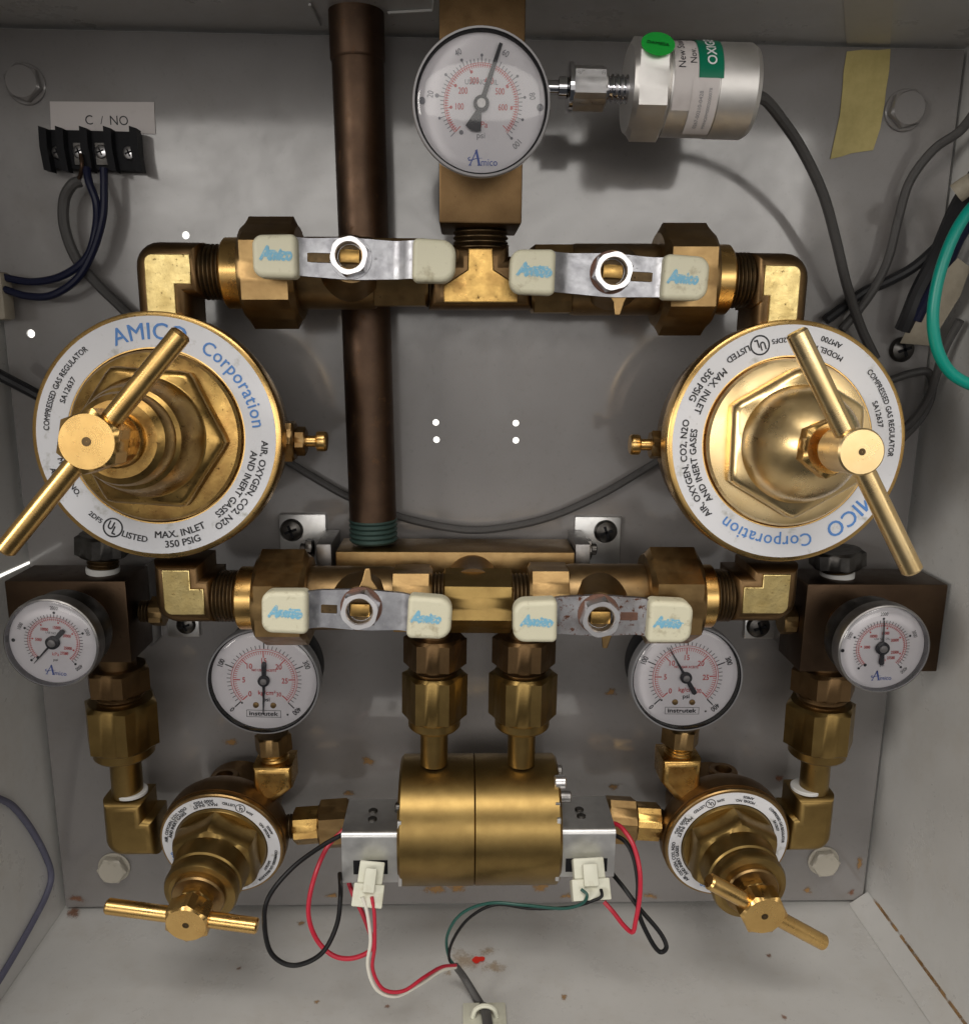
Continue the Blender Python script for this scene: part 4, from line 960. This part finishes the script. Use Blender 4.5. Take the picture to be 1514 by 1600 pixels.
# ------------------------------------------------------------------ split cylinder and the silver switch boxes
dc = 46
Mc, L = along((627, 1279), (868, 1277), dc); kc = MM(748, 1278, dc); rc_ = 97*kc
t = thing('shuttle_valve', 'fat brass cylinder made of two halves with a thin seam', 'valve', Mc)
zm = L*0.47
G().lathe([(rc_-0.0012, 0), (rc_, 0.0012), (rc_, zm-0.0004), (rc_-0.0004, zm-0.0001)], Mc, 80).obj('half_body', 'brass_olive', t)
G().lathe([(rc_-0.0004, zm+0.0001), (rc_, zm+0.0004), (rc_, L-0.0012), (rc_-0.0012, L)], Mc, 80).obj('half_body', 'brass_olive', t)
for a_, zz in ((0.62, L), (2.2, L), (-0.9, L)):
    Ma = Mc @ T3(rc_*0.80*math.cos(a_), rc_*0.80*math.sin(a_), zz)
    G().cyl(0.0026, -0.001, 0.005, Ma, 0.0005, 24).obj('cap_screw', 'dullsteel', t)
c = P(866, 1222, 60); G().cyl(0.0030, 0, 0.0052, FR(c, (1, 0, 0)), 0.0005, 24).obj('cap_screw', 'steel', t)
c = P(866, 1258, 66); G().cyl(0.0024, 0, 0.003, FR(c, (1, 0, 0)), 0.0005, 24).obj('cap_screw', 'darksteel', t)
c = P(628, 1262, 66); G().cyl(0.0024, 0, 0.003, FR(c, (-1, 0, 0)), 0.0005, 24).obj('cap_screw', 'darksteel', t)

def switch_box(label, f, d1, d0, flange, screws, notch, fside):
    """f: photo x0,y0,x1,y1 of the front face at depth d1"""
    a0, a1 = P(f[0], f[1], d1), P(f[2], f[3], d1)
    t = thing('switch_box', label, 'box', FR(((a0.x+a1.x)/2, -d0/1000, a1.z), (0, -1, 0)))
    th = 0.0016
    # bent sheet: top, front, and the flange against the cylinder
    g1 = G(); X0, X1, Z0, Z1, Y0, Y1 = a0.x, a1.x, a1.z, a0.z, -d1/1000, -d0/1000
    prof = [(Y1, Z1), (Y1, Z1-th)] ; n = 5; rr = 0.0024
    outer = [(Y1, Z1)]+[(Y0+rr-rr*math.sin(i/n*PI/2), Z1-rr+rr*math.cos(i/n*PI/2)) for i in range(n+1)]+[(Y0, Z0)]
    inner = [(Y0+th, Z0)]+[(Y0+rr-(rr-th)*math.cos(i/n*PI/2), Z1-rr+(rr-th)*math.sin(i/n*PI/2)) for i in range(n+1)]+[(Y1, Z1-th)]
    ring = outer+inner
    g1.loft([[(X0, y, z) for y, z in ring], [(X1, y, z) for y, z in ring]])
    g1.obj('sheet_cover', 'aluminium', t)
    xe = X1 if fside > 0 else X0
    G().box(xe-0.0012 if fside > 0 else xe-0.0006, xe+0.0006 if fside > 0 else xe+0.0012, Y0-0.0005, Y1, Z0-0.002, Z1+0.006, None, 0.0003).obj('end_flange', 'aluminium', t)
    for (x, y) in screws:
        v = ray(x, y); tt = (Z1-CAM.z)/v.z; c = CAM+v*tt
        G().lathe([(0.0021, 0), (0.0021, 0.0005), (0.0015, 0.0009)], FR(c, (0, 0, 1), (0, 1, 0)), 20).obj('screw', 'darksteel', t)
    c0, c1 = P(notch[0], notch[1], d1), P(notch[2], notch[3], d1)
    G().box(c0.x, c1.x, Y0-0.0002, Y0+0.0003, c1.z, c0.z, None, 0).obj('socket_opening', 'blackplastic', t, smooth=False)
    return t
switch_box('silver bent-sheet box whose plug carries white and red wires', (533, 1303, 626, 1379), 72, 44, 0, [(583, 1268), (582, 1281)], (552, 1345, 606, 1366), 1)
switch_box('silver bent-sheet box whose plug carries thin green and black wires', (872, 1298, 959, 1370), 72, 44, 0, [(905, 1266), (908, 1276)], (884, 1342, 948, 1362), -1)
# round ends of the pressure switches behind the covers
def plug(label, top, bot, wpx, d, lean):
    a, b = P(*top, d), P(*bot, d+10); k = MM(*top, d); Mx = FR(a, a-b, (0, -1, 0)); L = (b-a).length; h = wpx*k/2
    t = thing('wire_plug', label, 'plug', Mx)
    G().box(-h*0.82, h*0.82, -0.005, 0.0035, -L*0.52, 0.001, Mx, 0.0006).obj('socket_shell', 'whiteplastic', t)
    b_ = G().box(-h, h, -0.006, 0.0048, -L, -L*0.46, Mx, 0.0006).obj('plug_body', 'whiteplastic', t)
    G().box(-h*0.38, h*0.38, 0.0040, 0.0072, -L*0.66, -L*0.10, Mx, 0.0005).obj('latch', 'whiteplastic', t)
    for i in (-1, 0, 1):
        G().box(h*0.6*i-h*0.2, h*0.6*i+h*0.2, -0.0040, 0.0030, -L-0.0002, -L+0.002, Mx, 0.0002, 1).obj('wire_hole', 'brass_thread', b_)
plug('white nylon plug with white and red wires', (582, 1350), (573, 1418), 47, 76, 0)
plug('white nylon plug with thin green and black wires', (918, 1345), (924, 1408), 58, 76, 0)

# ------------------------------------------------------------------ wires
def wire(name, label, pts, r, m, cat='wire', n=10, sub=8):
    rnd = random.Random(label); q = [P(*p) for p in pts]
    q = [p if i in (0, len(q)-1) else p+Vector((rnd.uniform(-1, 1), rnd.uniform(-1, 1), rnd.uniform(-1, 1)))*0.00045 for i, p in enumerate(q)]
    return tag(G().tube(q, r, n, sub).obj(name, m), label, cat)
wire('loop_wire', 'thick black wire looping down beside the white plug', [(540, 1302, 66), (505, 1322, 72), (455, 1358, 82), (421, 1403, 90), (413, 1446, 92), (425, 1490, 92), (460, 1508, 92), (500, 1490, 92), (526, 1448, 88), (533, 1400, 82), (531, 1366, 66)], 0.00105, 'black_wire')
wire('loop_wire', 'red wire looping below the box with white and red plug', [(540, 1294, 60), (512, 1325, 66), (490, 1375, 76), (483, 1425, 80), (495, 1468, 82), (522, 1494, 82), (556, 1496, 82), (580, 1478, 80), (572, 1440, 74), (552, 1400, 68), (545, 1380, 64)], 0.00105, 'red_wire')
wire('signal_wire', 'thin white wire drooping from the nylon plug to the grey sleeve', [(566, 1402, 88), (574, 1425, 90), (578, 1470, 92), (575, 1510, 92), (588, 1545, 92), (620, 1559, 90), (655, 1538, 84), (690, 1516, 74), (712, 1512, 66)], 0.0008, 'white_wire')
wire('signal_wire', 'thin red wire drooping from the nylon plug to the grey sleeve', [(581, 1402, 88), (585, 1430, 90), (586, 1480, 92), (583, 1515, 92), (600, 1546, 92), (630, 1549, 90), (662, 1528, 84), (690, 1512, 74), (712, 1509, 66)], 0.0008, 'red_wire')
wire('signal_wire', 'thin green wire arching from the nylon plug to the grey sleeve', [(908, 1390, 88), (916, 1400, 90), (908, 1413, 90), (880, 1421, 88), (820, 1415, 82), (765, 1411, 78), (722, 1428, 74), (700, 1462, 70), (702, 1496, 66), (714, 1514, 64)], 0.0007, 'green_wire')
wire('signal_wire', 'thin black wire arching from the nylon plug to the grey sleeve', [(939, 1390, 88), (940, 1400, 90), (925, 1410, 90), (890, 1418, 88), (830, 1419, 82), (775, 1416, 78), (732, 1434, 74), (707, 1470, 70), (703, 1500, 66), (716, 1517, 64)], 0.0007, 'black_wire')
wire('loop_wire', 'red wire bent to a point beside the clean-label small regulator', [(956, 1286, 62), (972, 1294, 66), (990, 1318, 72), (1000, 1360, 78), (1000, 1400, 80), (992, 1440, 82), (988, 1457, 82), (976, 1448, 78), (958, 1425, 72), (944, 1410, 68)], 0.00105, 'red_wire')
wire('loop_wire', 'black wire twisted in a narrow loop beside the clean-label small regulator', [(957, 1304, 62), (976, 1314, 66), (990, 1338, 70), (997, 1380, 76), (999, 1425, 80), (1014, 1468, 82), (1032, 1488, 82), (1041, 1480, 82), (1030, 1458, 80), (1000, 1420, 76), (975, 1388, 70), (957, 1366, 64)], 0.00105, 'black_wire')
tag(G().tube([P(712, 1510, 65), P(725, 1528, 62), P(742, 1556, 66), P(756, 1580, 70)], lambda t_: 0.0016+0.0005*t_, 14, 8).obj('cable_sleeve', 'greycable'), 'grey sleeve gathering the thin wires above the white tie mount', 'sleeve')
# tie mount on the floor
c = PZ(757, 1596, ZF); k = MM(757, 1596, 60)
t = thing('tie_mount', 'white adhesive cable tie mount on the cabinet floor', 'tie mount', FR(c, (0, 0, 1), (0, 1, 0)))
Mx = FR(c, (0, 0, 1), (0, 1, 0))
G().box(-32*k, 32*k, -0.016, 0.008, 0.0004, 0.0028, Mx, 0.0005).obj('base', 'whiteplastic', t)
G().tube([c+Vector((-0.0055, -0.001, 0.003)), c+Vector((-0.004, -0.001, 0.0075)), c+Vector((0, -0.001, 0.0092)), c+Vector((0.004, -0.001, 0.0075)), c+Vector((0.0055, -0.001, 0.003))], 0.0011, 8, 4).obj('tie_strap', 'whiteplastic', t)
tag(G().tube([P(753, 1574, 70), c+Vector((0.0005, -0.001, 0.0055)), c+Vector((0.002, -0.02, 0.004)), c+Vector((0.003, -0.05, 0.003))], 0.0024, 14, 8).obj('floor_cable', 'greycable'), 'grey cable held by the white tie mount', 'cable')

# grey cable looping behind everything
wire('long_cable', 'grey cable sagging behind the copper pipe between the big regulators', [(300, 625, 4), (370, 672, 4), (448, 722, 4), (500, 752, 4), (548, 778, 4), (625, 806, 4), (700, 825, 5), (760, 829, 5), (850, 812, 4), (930, 778, 4), (1000, 738, 4), (1060, 700, 5), (1180, 620, 6)], 0.0019, 'greycable', 'cable')
wire('terminal_cable', 'grey cable dropping from the terminal block behind the upright regulator', [(126, 283, 9), (112, 289, 10), (101, 312, 10), (103, 355, 9), (120, 403, 8), (150, 442, 7), (188, 480, 6), (230, 520, 6)], 0.0024, 'greycable', 'cable')
wire('terminal_wire', 'navy wire from the terminal block, crossing to the tape with shorter sweep', [(135, 262, 12), (140, 285, 13), (150, 320, 13), (150, 360, 12), (135, 402, 12), (100, 430, 12), (55, 441, 12), (14, 434, 12), (-10, 426, 12)], 0.0017, 'bluecable')
wire('terminal_wire', 'navy wire from the terminal block, hanging lower on its way to the tape', [(162, 262, 12), (163, 290, 13), (160, 340, 13), (146, 395, 13), (120, 436, 13), (80, 460, 13), (40, 461, 13), (10, 453, 13), (-10, 446, 13)], 0.0017, 'bluecable')
wire('copper_strands', 'bare copper strands held by the terminal screw', [(126, 240, 12), (128, 258, 13), (124, 276, 11), (118, 288, 10)], 0.0009, 'copper', 'strands')
wire('side_cable', 'dark cable entering behind the upright regulator from the wall', [(-15, 578, 20), (10, 591, 18), (48, 611, 14), (110, 645, 10)], 0.0026, 'darkcable', 'cable')
G_ = G().box(P(-30, 415, 14).x, P(4, 415, 14).x, -0.016, -0.006, P(0, 500, 14).z, P(0, 424, 14).z, None, 0.002)
tag(G_.obj('tape_wrap', 'tape_pale'), 'pale tape wrapped round the two navy wires', 'tape')
# slate line on the left wall
pts = [PX(x, y, -W2-0.0012) for x, y in [(-25, 1243), (0, 1249), (22, 1262), (48, 1295), (70, 1335), (80, 1368), (72, 1400), (52, 1440), (24, 1490), (0, 1530), (-25, 1570)]]
tag(G().tube(pts, 0.0016, 10, 8).obj('wall_line', 'slateline'), 'slate blue line curving along the bare cabinet wall', 'cable')

# right-hand cables
wire('sensor_cable', 'grey cable arching from the silver sensor down behind the shiny regulator', [(1180, 150, 58), (1194, 156, 55), (1218, 180, 48), (1252, 232, 38), (1285, 300, 28), (1305, 370, 20), (1322, 445, 14), (1345, 510, 10), (1368, 560, 8)], 0.0022, 'greycable', 'cable')
wire('wall_lead', 'grey cable rising past the yellow tape to the cabinet wall', [(1530, 165, 26), (1500, 202, 20), (1458, 235, 12), (1423, 283, 8), (1404, 340, 7), (1388, 400, 7), (1370, 440, 8), (1345, 480, 8), (1315, 515, 8)], 0.0021, 'greycable', 'cable')
wire('wall_lead', 'dark cable crossing behind the grey sensor cable', [(1470, 380, 16), (1430, 415, 10), (1390, 437, 7), (1350, 456, 6), (1318, 480, 6), (1290, 500, 6)], 0.0024, 'darkcable', 'cable')
wire('wall_lead', 'grey lead beneath the round dark screw by the shiny regulator', [(1388, 595, 8), (1425, 582, 10), (1452, 583, 12), (1458, 612, 12), (1440, 650, 10), (1405, 690, 8)], 0.0019, 'greycable', 'cable')
wire('wall_lead', 'grey lead curling to the wall below the teal wire', [(1400, 680, 8), (1428, 655, 12), (1450, 620, 16), (1462, 585, 20), (1475, 545, 24), (1500, 500, 30)], 0.0019, 'greycable', 'cable')
wire('bundle_wire', 'thick black bundle running down the wall edge behind the teal wire', [(1530, 270, 36), (1495, 330, 26), (1465, 400, 18), (1440, 450, 14), (1425, 490, 12), (1412, 515, 9)], 0.0042, 'darkcable', 'cable')
wire('bundle_wire', 'navy wire lying beside the black bundle at the wall', [(1535, 320, 40), (1500, 370, 32), (1475, 425, 24), (1450, 465, 18), (1432, 500, 14)], 0.0026, 'bluecable', 'cable')
wire('teal_wire', 'bright teal green wire bowing out from the cabinet wall', [(1545, 300, 70), (1514, 332, 70), (1488, 372, 70), (1466, 432, 70), (1457, 492, 70), (1464, 545, 70), (1485, 582, 70), (1514, 600, 70), (1545, 606, 70)], 0.0023, 'teal_wire', 'wire', 14)
tag(G().tube([P(1520, 285, 40), P(1508, 292, 38), P(1494, 302, 36)], 0.0045, 12, 3).obj('cable_end', 'tape_pale'), 'stubby beige cable end above the teal wire', 'cable')
# beige tape flag round the bundle
q = [(1406, 536, 9), (1452, 540, 16), (1500, 462, 34), (1516, 418, 40), (1496, 403, 34), (1478, 422, 26), (1440, 470, 16)]
pp = [P(*a_) for a_ in q]; n_ = Vector((-0.35, -0.85, 0.1)).normalized()
tag(G().loft([[p - n_*0.0007 for p in pp], [p + n_*0.0007 for p in pp]]).obj('tape_flag', 'tape_pale', ang=20), 'beige tape flag wrapped on the black bundle beside the teal wire', 'tape')
pan_screw(1408, 546, 0.5, 19, None, 'darksteel', 'panel_screw', 'round dark panel screw beside the beige tape flag')

# ------------------------------------------------------------------ panel bolts
def bolt(label, px, py, rpx, m='dullsteel', col=None):
    k = MM(px, py, 1)*rpx; Mx = FACE(px, py, 0.3); t = thing('panel_bolt', label, 'bolt', Mx)
    G().lathe([(k, 0), (k, 0.0007), (k*0.95, 0.001)], Mx, 36).obj('washer', m, t)
    G().hexnut(k*0.80, 0.0008, 0.0048, Mx, a0=random.random()).obj('head', m, t)
boltpaint = dirty('painted_bolt', (0.42, 0.39, 0.33), (0.28, 0.25, 0.20), 0.4, 150); M['boltpaint'] = boltpaint
bolt('panel bolt above the terminal block label', 41, 131, 31, 'paint')
bolt('panel bolt beside the strip of yellow tape', 1413, 172, 31, 'paint')
bolt('panel bolt below the elbow of the peeling-label regulator', 179, 1355, 25, 'boltpaint')
bolt('panel bolt below the elbow of the clean-label regulator', 1286, 1345, 24, 'boltpaint')

# ------------------------------------------------------------------ terminal block and its label
t = thing('terminal_block', 'black barrier terminal block with four screws and bent barriers', 'terminal block', FACE(150, 238, 0.5))
def world_poly(pts, d0, d1):
    a_ = [P(x, y, d0) for x, y in pts]; return [[Vector((p.x, -d0/1000, p.z)) for p in a_], [Vector((p.x, -d1/1000, p.z)) for p in a_]]
G().loft(world_poly([(78, 265), (226, 270), (222, 210), (74, 206)], 0.6, 6)).obj('base', 'blackplastic', t)
for x in (72, 98, 135, 172, 212):
    pl = [(x+2, 262 if x != 72 else 262), (x+10, 268), (x+24, 270), (x+16, 232), (x+20, 210), (x+6, 203), (x-4, 200)]
    G().loft(world_poly(pl[::-1] if False else [(x+5, 268), (x+17, 271), (x+10, 235), (x+8, 204), (x-4, 200), (x-2, 232)], 5.5, 10.5)).obj('barrier', 'blackplastic', t, 20)
for x, y, m in ((92, 238, 'dullsteel'), (125, 237, 'steel'), (159, 237, 'steel'), (203, 239, 'steel')):
    pan_screw(x, y, 6.2, 10.5, t, m)
for x in (125, 159):
    c0, c1 = P(x-11, 222, 6.4), P(x+11, 258, 6.4); G().box(c0.x, c1.x, -0.0068, -0.0060, c1.z, c0.z, None, 0.0002, 1).obj('contact_plate', 'darksteel', t)
def sheet(name, label, cat, pts, d, m, th=0.0002):
    a_ = [P(x, y, d) for x, y in pts]; n_ = Vector((0, -1, 0))
    return tag(G().loft([a_, [p+n_*th for p in a_]]).obj(name, m, smooth=False), label, cat)
lb = sheet('wiring_label', 'white paper label reading C / NO above the terminal block', 'label', [(78, 158), (241, 159), (243, 209), (80, 203)], 0.3, 'paper')
ink = G(); Mx = FACE(166, 187, 0.62); k = MM(166, 187, 0.6); T_flat(ink, 'C', 20*k, -27*k, 0, Mx, sx=0.95); T_flat(ink, '/', 17*k, -7*k, 0, Mx); T_flat(ink, 'NO', 20*k, 20*k, 0, Mx, sx=0.95)
o_ = ink.obj('lettering', 'black_ink', lb, smooth=False)
sheet('masking_tape', 'strip of yellow masking tape stuck below the cabinet ceiling', 'tape', [(1323, 80), (1331, 79), (1350, 77), (1370, 78), (1391, 76), (1389, 110), (1384, 140), (1382, 160), (1375, 200), (1364, 234), (1349, 236), (1330, 239), (1315, 244), (1297, 248), (1303, 220), (1312, 180), (1316, 140), (1318, 110)], 0.35, 'tape')
ct = [(1322, 76), (1391, 74), (1400, 0), (1330, 0)]
zc_ = HT+0.0018; q = []
for x, y in [(1323, 70), (1391, 72), (1396, -6), (1318, -6)]:
    v = ray(x, y); q.append(CAM+v*((zc_-CAM.z)/v.z))
fade = dirty('old_tape', (0.64, 0.61, 0.54), (0.56, 0.53, 0.46), 0.6, 90); M['old_tape'] = fade
tag(G().loft([q, [p-Vector((0, 0, 0.0002)) for p in q]]).obj('ceiling_tape', 'old_tape', smooth=False), 'faded tape remnant on the cabinet ceiling above the yellow strip', 'tape')

# ------------------------------------------------------------------ silver pressure sensor
d = 58
A_, B_ = P(858, 136, d), P(1168, 144, d)
Mx = AX(A_, B_); LT = (B_-A_).length; k = MM(1080, 142, d)*0.955; X = lambda px: (px-858)/(1186-858)*LT
_q = Mx.inverted().to_3x3() @ Vector((0, -1, 0)); A_FRONT = math.atan2(_q.y, _q.x)
t = thing('pressure_sensor', 'silver cylindrical pressure sensor with green and white labels', 'sensor', Mx)
G().hexnut(72*k*0.95, X(986), X(1045), Mx, a0=A_FRONT-PI/6).obj('hex_base', 'stainless', t)
G().lathe([(70*k, X(1044)), (70*k, X(1120)), (71*k, X(1121)), (71*k, X(1180)), (66*k, X(1188)), (10*k, X(1189))], Mx, 72).obj('body', 'stainless', t)
# flat milled on the end of the body
G().lathe([(0.004, X(1186)), (0.0036, X(1198)), (0.003, X(1206))], Mx, 24).obj('cable_gland', 'blackplastic', t)
def wrap(name, x0, x1, a0, a1, m, rad, par):
    n = 24; rings = []
    for r in (rad, rad+0.00018):
        rings.append([(r*math.cos(a0+(a1-a0)*i/n), r*math.sin(a0+(a1-a0)*i/n), x0) for i in range(n+1)])
        rings.append([(r*math.cos(a0+(a1-a0)*i/n), r*math.sin(a0+(a1-a0)*i/n), x1) for i in range(n+1)])
    gg = G()
    v = [p for r in (rings[2], rings[3]) for p in r]
    gg.add(v, [(i, i+1, n+1+i+1, n+1+i) for i in range(n)], Mx)
    return gg.obj(name, m, par)
inv3 = Mx.inverted().to_3x3()
fz = inv3 @ Vector((0, -1, 0)); aF = math.atan2(fz.y, fz.x)          # angle facing the room
uz = inv3 @ Vector((0, 0, 1)); aU = math.atan2(uz.y, uz.x)            # angle facing up
sg = 1 if ((aU-aF+PI) % (2*PI)-PI) > 0 else -1
def AA(deg): return aF+sg*math.radians(deg)                          # 0 = front, 90 = top
rl = 70.3*k
l1 = wrap('paper_label', X(1047), X(1085), AA(-38), AA(120), 'paper', rl, t)
l2 = wrap('green_label', X(1085), X(1124), AA(0), AA(120), 'green_label', rl+0.0012*0+1.2*k, t)
l3 = wrap('serial_label', X(1076), X(1118), AA(-75), AA(0), 'paper', rl+1.2*k, t)
def tcyl(gg, st, size, x, deg, rad, flip=1, **kk):
    v, f, wd = text(st, size, **kk); q = []
    for a, b, e in v:
        rr_ = rad+e; an = AA(deg+math.degrees(a/rad)); q.append((rr_*math.cos(an), rr_*math.sin(an), X(x)+(-b+size*0.35)))
    gg.add(q, f, Mx)
gg = G(); tcyl(gg, 'OXIGENO', 21*k, 1105, 16, rl+2.4*k, bold=0.02); gg.obj('lettering', 'white_ink', l2, smooth=False)
gg = G(); tcyl(gg, 'New Studio', 16*k, 1058, 12, rl+1.4*k); tcyl(gg, 'Nov.', 15*k, 1076, 18, rl+1.4*k); gg.obj('lettering', 'black_ink', l1, smooth=False)
gg = G(); tcyl(gg, '0267-00210-0428', 8.5*k, 1091, -62, rl+2.4*k); tcyl(gg, 'MANOFM0002000078', 7*k, 1105, -62, rl+2.4*k); gg.obj('lettering', 'grey_ink', l3, smooth=False)
# round foil sticker
an = AA(36); cs = Vector((math.cos(an), math.sin(an), 0))
c = Mx @ (cs*(72*k*0.95*1.15) + Vector((0, 0, X(1019)))); nrm = Mx.to_3x3() @ cs
Mf = FR(c+nrm*0.0006, nrm, (0, 0, 1)); st = G().lathe([(26*k, 0), (26*k, 0.0002)], Mf, 32).obj('foil_sticker', 'green_foil', t)
gg = G(); T_flat(gg, 'DAMESA', 9*k, 0, 0, Mf, 0.0003, bold=0.02, rot=-0.2); gg.obj('lettering', 'dark_foil', st, smooth=False)
t = thing('chrome_adapter', 'chrome hex adapter between the main gauge block and the silver sensor', 'adapter', Mx)
G().lathe([(11*k, X(815)), (11*k, X(872)), (17*k, X(873)), (17*k, X(886)), (14*k, X(887)), (14*k, X(890))], Mx, 32).obj('stem', 'chrome', t)
G().lathe([(30*k, X(887)), (38*k, X(889)), (38*k, X(895)), (28*k, X(897))], Mx, 40).obj('collar', 'chrome', t)
G().hexnut(31*k, X(894), X(950), Mx, a0=A_FRONT-PI/6-0.1, both=True).obj('hex_body', 'steel', t)
G().thread(22*k, X(948), X(990), Mx, 0.0018, 0.0012).obj('thread', 'chrome', t)
